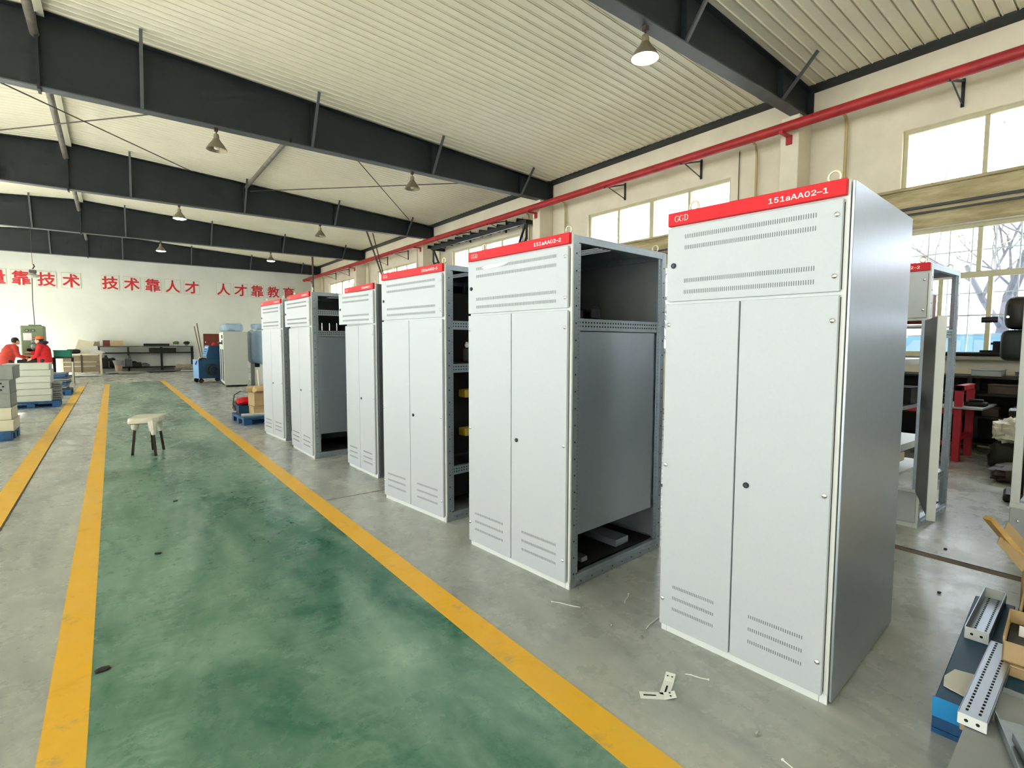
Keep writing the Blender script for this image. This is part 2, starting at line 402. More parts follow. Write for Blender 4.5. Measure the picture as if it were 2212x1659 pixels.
def wall_x(name, x0, x1, opens, m, zt=7.0):
    """wall along y with window openings [(y0,y1,z0,z1)]"""
    mb = MB(); zs = sorted({0, zt, *[o[2] for o in opens], *[o[3] for o in opens]})
    for a, b in zip(zs, zs[1:]):
        cuts = sorted((o[0], o[1]) for o in opens if o[2] <= a + 1e-6 and o[3] >= b - 1e-6); y = YB - .3
        for c, d in cuts: mb.box(x0, x1, y, c, a, b); y = d
        mb.box(x0, x1, y, D + .3, a, b)
    return mb.build(name, m, kind='structure')
HW = 2.03
opR = []
for c in BAYS: opR += [(c - HW, c + HW, 1.36, 3.34), (c - HW, c + HW, 4.0, 4.95)]
wallR = wall_x('wall_right', XW, XW + .3, opR, M_WALLR); tag(wallR, 'cream painted window wall')
opL = []
for c in BAYS: opL += [(c - 2.9, c + 2.9, .9, 3.5), (c - 2.9, c + 2.9, 3.9, 5.55)]  # unseen windows, made larger than the right wall's to admit more light
wallL = wall_x('wall_left', XL - .3, XL, opL, M_WALLR)
wallE = B(XL, XW, D, D + .3, 0, 7.0).build('wall_back', M_WALLE, kind='structure', label='white end wall with red slogan boards')
B(XL, XW, YB - .3, YB, 0, 7.0).build('wall_front', M_WALLE, kind='structure')
# plaster band and tramline joint on the end wall
B(XR - 11, XW, D - .012, D, 3.42, 3.45).build('plaster_line', M_WALLE, wallE)
# pilasters, ledges and conduits on the window wall
for i, y in enumerate(RAFT + [-2.55]):
    B(9.73, XW, y - .07, y + .25, 0, 5.58, ch=.01).build('pilaster', M_WALLR, wallR)
M_COND = mat('cream_conduit', (196, 176, 120), .5, var=.2)
for y in RAFT:
    MB().tube([(9.62, y + .98, 5.42), (10.0, y + .93, 5.46), (10.12, y + .91, 5.40), (10.15, y + .90, 5.2), (10.15, y + .90, 1.2)], .022, 8).build('conduit', M_COND, wallR, smooth=True)
    MB().tube([(9.62, y - .60, 5.42), (10.0, y - .66, 5.46), (10.12, y - .67, 5.40), (10.15, y - .67, 5.2), (10.15, y - .67, 1.2)], .026, 8).build('conduit', M_COND, wallR, smooth=True)
    MB().tube([(10.18, y + .40, 5.5), (10.18, y + .40, 1.2)], .014, 6).build('conduit', M_COND, wallR, smooth=True)
    MB().tube([(10.19, y + 1.28, 5.4), (10.19, y + 1.28, 1.2)], .008, 6).build('conduit', M_RUST, wallR, smooth=True)
B(10.10, XW, YB, D, 3.36, 3.98, ch=.02).build('lintel_beam', M_CONCB, wallR, label='rough stained concrete beam between the windows')
MB().tube([(10.06, YB, 3.66), (10.06, D, 3.66)], .022, 8).build('conduit', M_STEELB, wallR)
MB().tube([(10.05, YB, 3.57), (10.05, D, 3.57)], .016, 8).build('conduit', M_STEELB, wallR)
B(10.04, XW, YB, D, 3.955, 4.0, ch=.01).build('ledge', M_CONCB, wallR)
B(9.98, XW + .1, YB, D, 1.30, 1.36, ch=.01).build('ledge', mat('grey_ledge', (150, 146, 130), .7, var=.2), wallR)
# dark eave gutter strip along the top of the wall
MB().prism([(10.06, 6.09), (XW, 6.04), (XW, 6.20), (10.06, 6.20)], YB, D).build('eave_strip', M_STEEL, wallR, label='dark eave strip under the ceiling')

wn = [0]
def window(side, c, hw, z0, z1, ncol, rows, thick_mid, lower):
    wn[0] += 1
    x = XW + .10 if side > 0 else XL - .10
    o = thing('window_%d' % wn[0], None, None, (x, c, z0), kind='structure')
    h = z1 - z0; fr = MB(); t = .03
    fr.box(-t, t, -hw, hw, 0, .06); fr.box(-t, t, -hw, hw, h - .06, h); fr.box(-t, t, -hw, -hw + .06, .06, h - .06); fr.box(-t, t, hw - .06, hw, .06, h - .06)
    zz = [0.0] + [r * h for r in rows] + [h]
    for r in rows: fr.box(-t, t, -hw + .06, hw - .06, r * h - .045, r * h + .045)
    fr.build('frame', M_FRAME, o)
    for ri in range(len(zz) - 1):
        n = ncol[min(ri, len(ncol) - 1)]; za, zb = zz[ri] + .05, zz[ri + 1] - .05
        for k in range(1, n):
            y = -hw + 2 * hw * k / n; wd = .055 if (thick_mid and k == n // 2) else .028
            B(-t, t, y - wd, y + wd, za, zb).build('mullion', M_FRAME, o)
        for k in range(n):
            ya, yb = -hw + 2 * hw * k / n, -hw + 2 * hw * (k + 1) / n
            B(-.003, .003, ya + .03, yb - .03, za, zb).build('pane', GLASS, o)
        if lower and ri == 0 and side > 0:
            B(-.012, .012, -hw + .06, hw - .06, (za + zb) / 2 - .012, (za + zb) / 2 + .012).build('glazing_bar', M_WHITEBAR, o)
    if lower and side > 0:
        k = 0; gb = None
        while -hw + .2 + k * .27 < hw:
            if gb is None: gb = B(.17, .185, -.008, .008, 0, h).build('guard_bar', M_WHITEBAR, o, loc=(0, -hw + .2, 0))
            else: inst(gb, o, (0, -hw + .2 + k * .27, 0))
            k += 1
        for z in (.3, .95, 1.6): B(.185, .2, -hw, hw, z, z + .02).build('guard_rail', M_WHITEBAR, o)
    return o
for c in BAYS:
    window(1, c, HW, 4.0, 4.95, [4], [], True, False)
    window(1, c, HW, 1.36, 3.34, [7, 4], [.617], False, True)
    window(-1, c, 2.9, .9, 3.5, [4], [.6], False, False)
    window(-1, c, 2.9, 3.9, 5.55, [4], [], False, False)

# ------------------------------------------------------------------ roof beams
def rafter(i, y):
    ordn = ['nearest', 'second', 'third', 'fourth', 'farthest'][i]
    o = thing('roof_beam', 'dark grey tapered steel roof beam, %s from the camera' % ordn, 'beam', (XR, y, 5.58), group='roof beams')
    hwid = XW - XR - .04
    for s in (1, -1):
        web = [(0, 0.02), (s * hwid, .02), (s * hwid, ceil_z(XR + hwid) - .05 - 5.58), (0, 1.20)]
        MB().prism(web, -.006, .006).build('web', M_STEEL, o)
        B(0, s * hwid, -.10, .10, 0, .02).build('bottom_flange', M_STEELB, o)
        MB().prism([(0, 1.19), (s * hwid, ceil_z(XR + hwid) - .06 - 5.58), (s * hwid, ceil_z(XR + hwid) - .045 - 5.58), (0, 1.205)], -.10, .10).build('top_flange', M_STEEL, o)
        B(s * (hwid - .02), s * hwid, -.11, .11, -.03, .50).build('end_plate', M_STEEL, o)
    B(-.02, .02, -.11, .11, -.04, 1.2).build('ridge_plate', M_STEEL, o)
    for x in (.58, 3.47, 6.31, 9.05):
        X = x - XR; zc = ceil_z(x) - 5.60
        side = -1
        for s in (1, -1):
            xx = X * s if s == 1 else -X
            MB().bar((xx, side * .09, .03), (xx, side * (.62), zc + .0), .05, .006 if False else .035).build('fly_brace', M_STEELB, o)
            B(xx - .004, xx + .004, -.095, .0, .02, zc - .05 if zc > .2 else .2).build('stiffener', M_STEEL, o)
    return o
for i, y in enumerate(RAFT): rafter(i, y)

# longitudinal pipes and bracing rods between the beams
gname = ['between the nearest and second roof beams', 'between the second and third roof beams', 'between the third and fourth roof beams', 'between the two farthest roof beams']
for i in range(4):
    MB().tube([(XR - .02, RAFT[i] + .02, 6.42), (XR - .02, RAFT[i + 1] - .02, 6.42)], .062, 12).build('ridge_pipe', mat('dusty_pipe', (132, 126, 116), .6, col2=(96, 88, 78), vscale=3), smooth=True, label='grey ridge pipe strut ' + gname[i], category='pipe', group='ridge pipe struts')
MB().tube([(3.55, RAFT[1] + .02, 6.42), (3.55, RAFT[2] - .02, 6.42)], .055, 12).build('tie_pipe', MATS['dusty_pipe'], smooth=True, label='grey tie pipe halfway down the roof slope', category='pipe')
rods = [((4.15, RAFT[1], 5.85), (9.22, RAFT[2], 6.2), 'thin dark bracing rod running down towards the window wall'), ((8.7, RAFT[1], 5.9), (3.66, RAFT[2], 6.32), 'thin dark bracing rod crossing nearly level under the right roof slope'),
        ((-2.4, RAFT[1], 5.95), (2.28, RAFT[2], 6.56), 'thin dark bracing rod slanting under the ridge'), ((1.7, RAFT[1], 5.95), (-2.6, RAFT[2], 6.6), 'thin dark bracing rod crossing level under the ridge')]
for a, b, l in rods:
    MB().tube([a, b], .013, 6).build('bracing_rod', M_RUST, label=l, category='rod', group='roof bracing rods')

# high-bay lamps
M_LAMPON = mat('lamp_glow', (255, 252, 244), .5, emit=26)
M_LAMPOFF = mat('lamp_bulb_glass', (236, 230, 210), .2)
M_SHADE = mat('dusty_aluminium', (150, 140, 116), .45, .5, var=.2)
M_SHADEW = mat('white_lamp_inside', (235, 232, 220), .4)
def lamp(x, y, on, label):
    o = thing('high_bay_lamp', label, 'lamp', (x, y, 5.58), group='high-bay ceiling lamps')
    MB().box(-.03, .03, -.03, .03, -.06, 0).tube([(0, 0, -.05), (0, 0, -.12)], .012, 8).build('hook', M_RUST, o)
    MB().lathe([(.0, -.10), (.04, -.11), (.05, -.16), (.045, -.20), (.06, -.22)], 16).build('lamp_holder', M_SHADE, o, smooth=True)
    MB().lathe([(.055, -.20), (.075, -.24), (.13, -.31), (.175, -.385), (.18, -.40), (.172, -.40), (.12, -.31), (.065, -.245), (.0, -.235)], 28).build('shade', M_SHADE, o, smooth=True)
    if on:
        MB().lathe([(0, -.25), (.07, -.26), (.13, -.33), (.163, -.392), (.12, -.412), (0, -.418)], 24).build('bulb', M_LAMPON, o, smooth=True)
    else:
        MB().lathe([(0, -.25), (.03, -.26), (.055, -.33), (.045, -.385), (0, -.40)], 16).build('bulb', M_LAMPOFF, o, smooth=True)
lamp(5.56, RAFT[0], True, 'large lit high-bay lamp hanging from the nearest beam')
lamp(1.72, RAFT[1], False, 'unlit high-bay lamp on the second beam, nearer the ridge')
lamp(5.80, RAFT[1], False, 'unlit high-bay lamp on the second beam, nearer the window wall')
lamp(1.73, RAFT[2], True, 'lit high-bay lamp on the third beam')
lamp(5.83, RAFT[2], False, 'unlit high-bay lamp on the third beam, above the cabinets')
lamp(1.70, RAFT[3], True, 'lit high-bay lamp on the fourth beam, nearer the ridge')
lamp(5.82, RAFT[3], True, 'lit high-bay lamp on the fourth beam, above the slogan end')
# red pipe on wall brackets
MB().tube([(9.5, YB, 5.32), (9.5, D - .4, 5.32)], .085, 14).build('fire_pipe', M_REDP, smooth=True, label='long red pipe running along the window wall', category='pipe')
nb = 0
ORD = ['first', 'second', 'third', 'fourth', 'fifth', 'sixth', 'seventh', 'eighth', 'ninth', 'tenth', 'eleventh', 'twelfth']
for y in RAFT:
    for dy in (-2.2, 2.15, 4.25) if y < 30 else (-2.2,):
        yy = y + dy if dy < 0 else y + dy
        if dy == -2.2 and y > 5: continue
        nb += 1
        p = thing('pipe_bracket', 'black triangular wall bracket under the red pipe, %s from the camera end' % ORD[nb - 1], 'bracket', (XW, yy, 5.12), group='red pipe brackets')
        MB().bar((-.78, 0, .11), (0, 0, .33), .03).build('arm', M_STEEL, p)
        B(-.03, 0, -.02, .02, -.05, .36).build('upright', M_STEEL, p)
        MB().bar((-.02, 0, -.02), (-.62, 0, .15), .016).build('stay', M_STEEL, p)
    p = thing('pipe_saddle', 'red saddle holding the red pipe to the %s pilaster' % ORD[RAFT.index(y)], 'bracket', (9.73, y + .09, 5.1), group='red pipe saddles')
    B(-.34, 0, -.03, .03, .10, .14).build('arm', M_REDP, p); B(-.03, 0, -.05, .05, -.02, .14).build('plate', M_REDP, p)

# dark corrugated hood on the wall between second and third pilasters
hood = thing('wall_hood', 'dark corrugated hood fixed to the wall under the red pipe', 'hood', (9.73, 14.9, 5.00))
mb = MB(); prof = []
yy = -2.95
while yy < 2.6:
    prof += [(yy, 0), (yy + .36, .05), (yy + .39, .12), (yy + .43, .12), (yy + .46, .0)]; yy += .50
n = len(prof)
mb.add([(x, p[0], p[1] + .11 + x * .05) for x in (-.06, .47) for p in prof], [(k, k + 1, n + k + 1, n + k) for k in range(n - 1)])
mb.build('corrugated_sheet', M_STEEL, hood)
B(-.07, -.01, -2.98, 2.68, .0, .12).build('front_beam', M_STEEL, hood)
B(-.01, .47, -2.98, -2.88, .0, .12).build('end_beam', M_STEEL, hood); B(-.01, .47, 2.58, 2.68, .0, .12).build('end_beam', M_STEEL, hood)
for ys, s in ((-2.95, 1), (2.6, -1)):
    MB().bar((-.03, ys, .05), (.02, ys + s * .85, -1.25), .05).bar((-.03, ys, -.4), (.02, ys + s * .5, -1.2), .05).bar((-.02, ys + s * .35, -.5), (-.02, ys, -.5), .04).bar((-.02, ys, .05), (-.02, ys, -.45), .05).build('strut', M_STEEL, hood)
# leaning hoist poles and drop pole
MB().tube([(7.60, 18.7, 5.62), (8.28, 18.8, 3.9), (8.6, 18.85, 3.1), (9.4, 18.9, 1.0), (9.8, 18.95, .0)], .032, 8).tube([(7.85, 18.75, 5.6), (8.35, 18.85, 3.9), (9.8, 18.95, .01)], .022, 8).build('leaning_pole', M_RUST, smooth=True, label='pair of brown poles leaning from the roof to the window wall', category='pole')
MB().tube([(7.70, 25.6, 5.58), (7.70, 25.6, 0)], .045, 10).build('drop_pole', M_RUST, smooth=True, label='brown upright pole near the far corner of the hall', category='pole')

# ------------------------------------------------------------------ slogan boards
M_BOARD = mat('slogan_board', (236, 236, 222), .6, var=.03)
M_SLOG = mat('slogan_red', (214, 42, 50), .5, var=.08)
CH = [('量', -4.52, 'leftmost, half out of view'), ('靠', -3.65, 'left of the hanging hoist'), ('技', -2.76, 'right of the hanging hoist'), ('术', -1.85, 'at the end of the first phrase'),
      ('技', -.33, 'starting the second phrase'), ('术', .56, 'second in the middle phrase'), ('靠', 1.46, 'in the centre of the middle phrase'), ('人', 2.35, 'fourth in the middle phrase'), ('才', 3.24, 'ending the middle phrase'),
      ('人', 4.79, 'starting the last phrase'), ('才', 5.67, 'second in the last phrase'), ('靠', 6.55, 'in the centre of the last phrase'), ('教', 7.44, 'fourth in the last phrase'), ('育', 8.32, 'rightmost, ending the last phrase')]
for chh, x, l in CH:
    o = thing('slogan_board', 'square wall board with red character %s, %s' % (chh, l), 'sign', (x, D, 4.16), group='slogan boards')
    B(0, .73, -.02, -.002, 0, .75, ch=.004).build('board', M_BOARD, o)
    for a in ((0, .73, 0, .012), (0, .73, .738, .75), (0, .012, 0, .75), (.718, .73, 0, .75)):
        B(a[0], a[1], -.024, -.02, a[2], a[3]).build('edge_trim', M_FRAME, o)
    t = text_mesh('character', chh, .70, M_SLOG, o, END, extrude=.006, bold=.014)
    bb = [v.co for v in t.data.vertices]; x0 = min(v.x for v in bb); x1 = max(v.x for v in bb); z0 = min(v.z for v in bb); z1 = max(v.z for v in bb)
    sc = min(.66 / (x1 - x0), .67 / (z1 - z0)); t.data.transform(Matrix.Diagonal((sc, 1, sc, 1)))
    t.location = (.365 - sc * (x0 + x1) / 2, -.028, .375 - sc * (z0 + z1) / 2)

# ------------------------------------------------------------------ switchgear cabinets
def ribbon(mb, pts, wid, d=.001):
    L_, R_ = [], []
    for i, p in enumerate(pts):
        a = pts[max(i - 1, 0)]; b = pts[min(i + 1, len(pts) - 1)]; t = Vector((b[0] - a[0], b[1] - a[1])).normalized(); n = Vector((-t.y, t.x))
        ww = wid[i] if hasattr(wid, '__len__') else wid
        L_.append((p[0] + n.x * ww / 2, p[1] + n.y * ww / 2)); R_.append((p[0] - n.x * ww / 2, p[1] - n.y * ww / 2))
    for i in range(len(pts) - 1):
        mb.prism([L_[i], L_[i + 1], R_[i + 1], R_[i]], 0, d, 'z')
def serif_ggd(h):
    """letters G G D with serifs, in the x,y plane, height h"""
    mb = MB(); x = 0
    def G(ox):
        pts = []; wd = []
        for k in range(25):
            a = R(52 + (316 - 52) * k / 24); pts.append((ox + .40 * h + .37 * h * math.cos(a), .5 * h + .47 * h * math.sin(a))); wd.append(h * (.045 + .075 * max(0, -math.cos(a))))
        ribbon(mb, pts, wd)
        ribbon(mb, [(ox + .665 * h, .13 * h), (ox + .665 * h, .44 * h)], .10 * h); ribbon(mb, [(ox + .52 * h, .44 * h), (ox + .78 * h, .44 * h)], .045 * h)
        ribbon(mb, [(ox + .665 * h, .74 * h), (ox + .665 * h, .93 * h)], .05 * h)
    G(0); G(.84 * h); ox = 1.70 * h
    ribbon(mb, [(ox + .17 * h, .03 * h), (ox + .17 * h, .97 * h)], .10 * h)
    pts = []; wd = []
    for k in range(17):
        a = R(90 - 180 * k / 16); pts.append((ox + .30 * h + .40 * h * math.cos(a), .5 * h + .465 * h * math.sin(a))); wd.append(h * (.045 + .075 * max(0, math.cos(a))))
    ribbon(mb, pts, wd)
    for z in (.035, .965): ribbon(mb, [(ox + .03 * h, z * h), (ox + .32 * h, z * h)], .045 * h)
    return mb

def slots(y0, y1, z0, z1, n, wfrac=.36):
    mb = MB(); p = (y1 - y0) / n
    for k in range(n):
        y = y0 + (k + .5) * p; mb.prism([(y - p * wfrac / 2, z0), (y + p * wfrac / 2, z0), (y + p * wfrac / 2, z1 - p * .2), (y, z1), (y - p * wfrac / 2, z1 - p * .2)], -.0006, 0, 'x')
    return mb
def lock(parent, x, y, z):
    l = MB().disc((x, y, z), .0135, (-1, 0, 0), 18, .006).build('lock', M_RUBBER, parent)
    MB().disc((x - .006, y, z), .0075, (-1, 0, 0), 12, .002).build('key_disc', M_GREY, l) if parent.parent is None else None
    MB().disc((x - .006, y, z), .0075, (-1, 0, 0), 12, .0015).build('key_disc', mat('lock_face', (70, 70, 74), .4, .5), parent)
def bolt(parent, x, y, z):
    MB().lathe([(.0105, 0), (.010, .004), (.006, .007), (0, .008)], 12).xf(Matrix.Translation((x, y, z)) @ Matrix.Rotation(R(-90), 4, 'Y')).build('bolt', M_CHROME, parent, smooth=True)

def cabinet(label, loc, ang, W, Dp, num, side='open', partition=False, rails=(), ud_ang=0.0, vents=True, dark=False, lower='double', far_panel=True, back=True, vn=63, front_lower=None, split=None, name='switchgear_cabinet', mirror=False):
    o = thing(name, label, 'cabinet', loc, R(ang), group='grey switchgear cabinets')
    sp = split if split else W * .525
    # posts with bolt holes
    for px in (0, Dp - .05):
        for py in (0, W - .05):
            p = B(px, px + .05, py, py + .05, 0, 2.195, ch=.002).build('post', M_GALVR, o)
            if py == 0 and side == 'open':
                h = MB(); k = 0
                while .09 + k * .105 < 2.15: h.disc((px + .028 if px == 0 else px + .022, py - .0005, .09 + k * .105), .0055, (0, -1, 0), 8, .0008); k += 1
                h.build('hole_row', M_BLACK, p)
                fx = px + .05 if px == 0 else px - .03
                q = B(fx, fx + .03, .012, .016, .08, 2.15).build('flange', M_GALVR, o)
                h = MB(); k = 0
                while .12 + k * .025 < 2.12: h.box(fx + .012, fx + .017, .0112, .012, .12 + k * .025, .127 + k * .025); k += 1
                h.build('hole_row', M_SLOT, q)
    for py in (0, W - .04):
        B(.05, Dp - .05, py, py + .04, 2.15, 2.192, ch=.002).build('top_rail', M_GALVR, o)
        r = B(.05, Dp - .05, py, py + .04, .0, .075, ch=.002).build('bottom_rail', M_GALVR, o)
        if py == 0 and side == 'open':
            h = MB()
            for k in range(int(Dp / .11)): h.disc((.1 + k * .11, -.0005, .025), .005, (0, -1, 0), 8, .0008)
            h.build('hole_row', M_BLACK, r)
            B(.06, Dp - .06, -.012, 0, .046, .052).build('rail_lip', M_GALVR, r)
    for px in (0.0, Dp - .04):
        B(px, px + .04, .05, W - .05, 2.15, 2.192).build('top_rail', M_GALVR, o); B(px, px + .04, .05, W - .05, .0, .075).build('bottom_rail', M_GALVR, o)
    # white front frame strips
    fr = MB(); fr.box(-.012, 0, -.002, .014, .0, 2.2); fr.box(-.012, 0, W - .014, W + .002, 0, 2.2); fr.box(-.012, 0, .014, W - .014, 1.735, 1.765); fr.box(-.012, 0, .014, W - .014, 2.115, 2.14); fr.box(-.014, 0, .030, W - .03, 0, .046)
    fr.box(-.014, 0, -.002, .028, 0, .045); fr.box(-.014, 0, W - .028, W + .002, 0, .045)
    fr.build('front_frame', M_CABW, o)
    # red nameplate
    np_ = B(-.036, -.012, .006, W + .004, 2.137, 2.203, ch=.002).build('nameplate', M_CABRED, o)
    g = serif_ggd(.030).xf(FRONT).xf(Matrix.Translation((-.0362, W - .035, 2.155))).build('lettering', mat('cream_lettering', (246, 214, 206), .5), np_)
    t = text_mesh('lettering', num, .043, M_WHITE, np_, FRONT, extrude=.0006, bold=.0003)
    wdt = max(v.co.y for v in t.data.vertices) - min(v.co.y for v in t.data.vertices)
    sc = .235 / wdt; t.data.transform(Matrix.Diagonal((1, sc, 1, 1))); t.location = (-.0366, .311, 2.157)
    # upper door
    ud = bpy.data.objects.new('upper_door', B(-.034, -.014, .016, W + .004, 1.757, 2.126, ch=.002).mesh('upper_door', M_CAB)); COL.objects.link(ud); ud.parent = o
    for z in (2.066, 2.012, 1.848, 1.792) if vents else ():
        slots(.109, W - .09, z, z + .021, vn).build('vent_row', M_SLOT, ud).location = (-.0342, 0, 0)
    lock(ud, -.034, W - .034, 1.937)
    for z in (2.065, 1.819): bolt(ud, -.034, .036, z)
    if ud_ang:
        # hinged on the right edge, standing slightly open
        hp = Vector((-.014, .016, 0)); ud.matrix_local = Matrix.Translation(hp) @ Matrix.Rotation(R(ud_ang), 4, 'Z') @ Matrix.Translation(-hp)
    if lower == 'double':
        dr = B(-.034, -.014, .016, sp - .003, .042, 1.742, ch=.002).build('lower_door', M_CAB, o, label='right-hand lower door')
        dl = B(-.034, -.014, sp + .004, W + .004, .042, 1.742, ch=.002).build('lower_door', M_CAB, o, label='left-hand lower door')
        nr = max(12, int(vn * .4)); nl = max(10, int(vn * .385))
        for z in (.257, .197, .137):
            slots(.095, .335 / .42 * sp, z, z + .017, nr).build('vent_row', M_SLOT, dr).location = (-.0342, 0, 0)
            slots(sp + .082, W - .068, z, z + .017, nl).build('vent_row', M_SLOT, dl).location = (-.0342, 0, 0)
        lock(dr, -.034, sp - .057, .886)
        for z in (1.639, .908, .184): bolt(dr, -.034, .036, z); bolt(dl, -.034, W - .014, z)
    B(-.002, -.001, .014, W - .014, .046, 2.115).build('door_seal', M_BLACK, o) if lower == 'double' else None
    # roof with slots, lifting eyes
    rf = MB(); xs = [.12 + .045 * k for k in range(4)] + [Dp * .45 + .045 * k for k in range(4)]
    ya, yb = .12, W - .12
    rf.box(.0, Dp, .0, ya, 2.192, 2.196); rf.box(0, Dp, yb, W, 2.192, 2.196); prev = 0
    for x in xs: rf.box(prev, x, ya, yb, 2.192, 2.196); prev = x + .014
    rf.box(prev, Dp, ya, yb, 2.192, 2.196); rf.build('roof_panel', M_GALV, o)
    for ex in (.035, Dp - .035):
        for ey in (.072, W - .10):
            MB().torus((ex, ey, 2.236), .023, .0055, (1, 0, 0), 20, 8).tube([(ex, ey, 2.196), (ex, ey, 2.215)], .009, 8).build('lifting_eye', mat('eye_steel', (214, 210, 180), .35, .7), o, smooth=True)
    # sides and back
    if back: B(Dp - .012, Dp - .008, .05, W - .05, .075, 2.15).build('back_panel', M_BLACK if dark else M_GREY, o)  # black when dark is set: interior shade put into the panel colour
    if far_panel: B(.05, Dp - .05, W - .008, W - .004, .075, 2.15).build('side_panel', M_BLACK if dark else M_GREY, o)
    if side == 'closed':
        s_ = B(-.002, Dp + .006, -.016, -.004, .012, 2.198, ch=.002).build('side_panel', M_GALV, o, label='plain galvanised side panel')
    elif side == 'dark':
        B(.012, Dp, -.012, -.002, .012, 2.19, ch=.002).build('side_panel', M_DARKPLATE, o, label='dark grey side panel')
    for z in rails:
        r = MB().box(.05, Dp - .05, .012, .05, z + .062, z + .07).box(.05, Dp - .05, .018, .022, z, z + .066).box(.05, Dp - .05, .018, .05, z - .004, z).build('mounting_rail', M_GALVR, o)
        h = MB(); n = int((Dp - .14) / .028)
        for k in range(n):
            for zz in (.018, .042): h.box(.08 + k * .028, .092 + k * .028, .0174, .018, z + zz, z + zz + .010)
        h.build('hole_row', M_BLACK, r)
    if partition:
        p = B(.056, Dp - .056, .028, .032, .32, 1.615).build('partition_sheet', M_GALV, o, label='bare galvanised partition sheet')
        for z in (.40, .72, 1.40, 1.56):
            for x in (.066, Dp - .066): MB().disc((x, .028, z), .006, (0, -1, 0), 8, .006).build('bolt', M_CHROME, p)
        B(.05, Dp - .05, .05, W - .05, .076, .08).build('floor_plate', M_BLACK, o)
    return o

c1 = cabinet('tall grey two-door cabinet marked 151aAA02-1 with closed side, nearest the camera', (2.372, .856, 0), 4.2, .80, .97, '151aAA02–1', side='closed')
c2 = cabinet('tall grey two-door cabinet marked 151aAA02-2, bare partition in its open side', (2.216, 2.277, 0), 4.5, .995, 1.02, '151aAA02–2', partition=True, rails=(1.625,), vn=72)
c3 = cabinet('tall grey two-door cabinet marked 151aAA02-3 with dark open side full of fittings', (2.226, 3.801, 0), 6.3, .99, 1.0, '151aAA02–3', rails=(1.66, 1.29, .40), vn=72, dark=True)
c4 = cabinet('narrow grey cabinet with dark side panel and upper door ajar, third from the near end of the far three', (2.344, 5.529, 0), 1.8, .82, .98, '151aAA01–1', side='dark', ud_ang=5.5, vn=60)
c5 = cabinet('tall grey cabinet with bare open side panel, second from the far end of the row', (2.075, 6.971, 0), .6, .97, 1.0, '151aAA01–2', partition=True, rails=(1.625, 1.90), ud_ang=3.0, vn=72)
c6 = cabinet('farthest tall grey cabinet in the row, beside the loaded blue pallet', (2.092, 8.495, 0), 4.2, .97, 1.0, '151aAA01–3', rails=(1.66, 1.29, .40), vn=72, dark=True)
c4['label'] = 'narrow grey cabinet with dark closed side and upper door ajar, marked 151aAA01-1'
# c2: cable seen above the partition; ragged white patch on its upper vent
MB().torus((.36, .30, 1.80), .03, .006, (0, 1, 0), 16, 6).tube([(.39, .3, 1.80), (.50, .3, 1.79), (.55, .32, 1.77)], .02, 8).box(.52, .64, .29, .37, 1.715, 1.80, ch=.01).build('cable_plug', M_RUBBER, c2, smooth=True)
B(.30, .72, .28, .38, 1.700, 1.712).build('tray', M_GALVR, c2)
MB().prism([(.66, 2.068), (.80, 2.066), (.84, 2.078), (.78, 2.092), (.68, 2.086), (.63, 2.094), (.55, 2.088), (.60, 2.074)], -.0362, -.0352, 'x').build('ragged_patch', M_WHITE, c2)
B(.2, .26, .08, .9, .09, .12).build('cable_channel', M_GALVR, c2); B(.6, .75, .1, .9, .081, .13).build('cable_channel', M_GALVR, c2)
# c3 interior fittings; board coloured black for the shade inside
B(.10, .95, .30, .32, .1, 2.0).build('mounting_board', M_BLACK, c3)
B(.15, .9, .10, .16, 1.36, 1.37).build('busbar', M_OIL, c3)
for k in range(3):
    MB().box(.30 + k * .18, .42 + k * .18, .06, .16, 1.375, 1.49, ch=.006).build('breaker', M_DARKPLATE, c3)
    MB().lathe([(.012, 0), (.02, .02), (.012, .04), (.01, .05)], 10, (.30 + k * .2, .1, 1.50)).build('insulator', M_WHITE, c3, smooth=True)
for z in (1.05, .70):
    MB().box(.28, .44, .10, .20, z, z + .07, ch=.005).box(.50, .62, .10, .20, z, z + .07, ch=.005).build('yellow_clamp', mat('yellow_clamp', (190, 160, 40), .5), c3)
B(.12, .9, .05, .15, .55, .56).build('shelf', M_OIL, c3)
B(.10, .95, .3, .32, .1, 2.0).build('mounting_board', M_BLACK, c6)  # black board carries the shade inside c6
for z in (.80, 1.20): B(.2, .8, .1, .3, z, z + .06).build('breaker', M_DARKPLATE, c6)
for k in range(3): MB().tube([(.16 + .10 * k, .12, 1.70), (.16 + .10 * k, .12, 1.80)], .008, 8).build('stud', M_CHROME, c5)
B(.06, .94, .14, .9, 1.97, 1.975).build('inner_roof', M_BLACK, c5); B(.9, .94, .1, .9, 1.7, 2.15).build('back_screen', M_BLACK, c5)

# cabinet behind on the right with its door swung open, and its neighbour at the frame edge
c7 = cabinet('open-fronted grey cabinet by the window with its door swung out', (5.283, 1.293, 0), -1.0, .95, .80, '151aAA02–2', lower='none', far_panel=False, back=False, rails=(1.60, .32), vn=60, vents=False)
dd = Vector((4.47, 1.03)) - Vector((5.27, 1.31)); da = math.atan2(dd.y, dd.x)
door = B(0, .84, -.011, .011, .31, 1.735, ch=.002).build('open_door', M_DARKPLATE, c7, loc=(-.014, .012, 0), rotz=da + R(1.0), label='door swung open, seen from behind')
B(.815, .845, -.02, .03, .31, 1.735).build('door_lip', M_CABW, door); B(0, .84, .0, .03, 1.71, 1.735).build('door_lip', M_CABW, door)
for z in (.65, 1.05, 1.40): B(.03, .82, .011, .03, z, z + .03).build('door_stiffener', M_GREY, door)
B(-.03, -.012, .016, .95, .045, .30, ch=.002).build('lower_panel', M_CAB, c7); B(-.02, .0, .016, .95, .30, .325).build('sill_strip', M_CABW, c7)
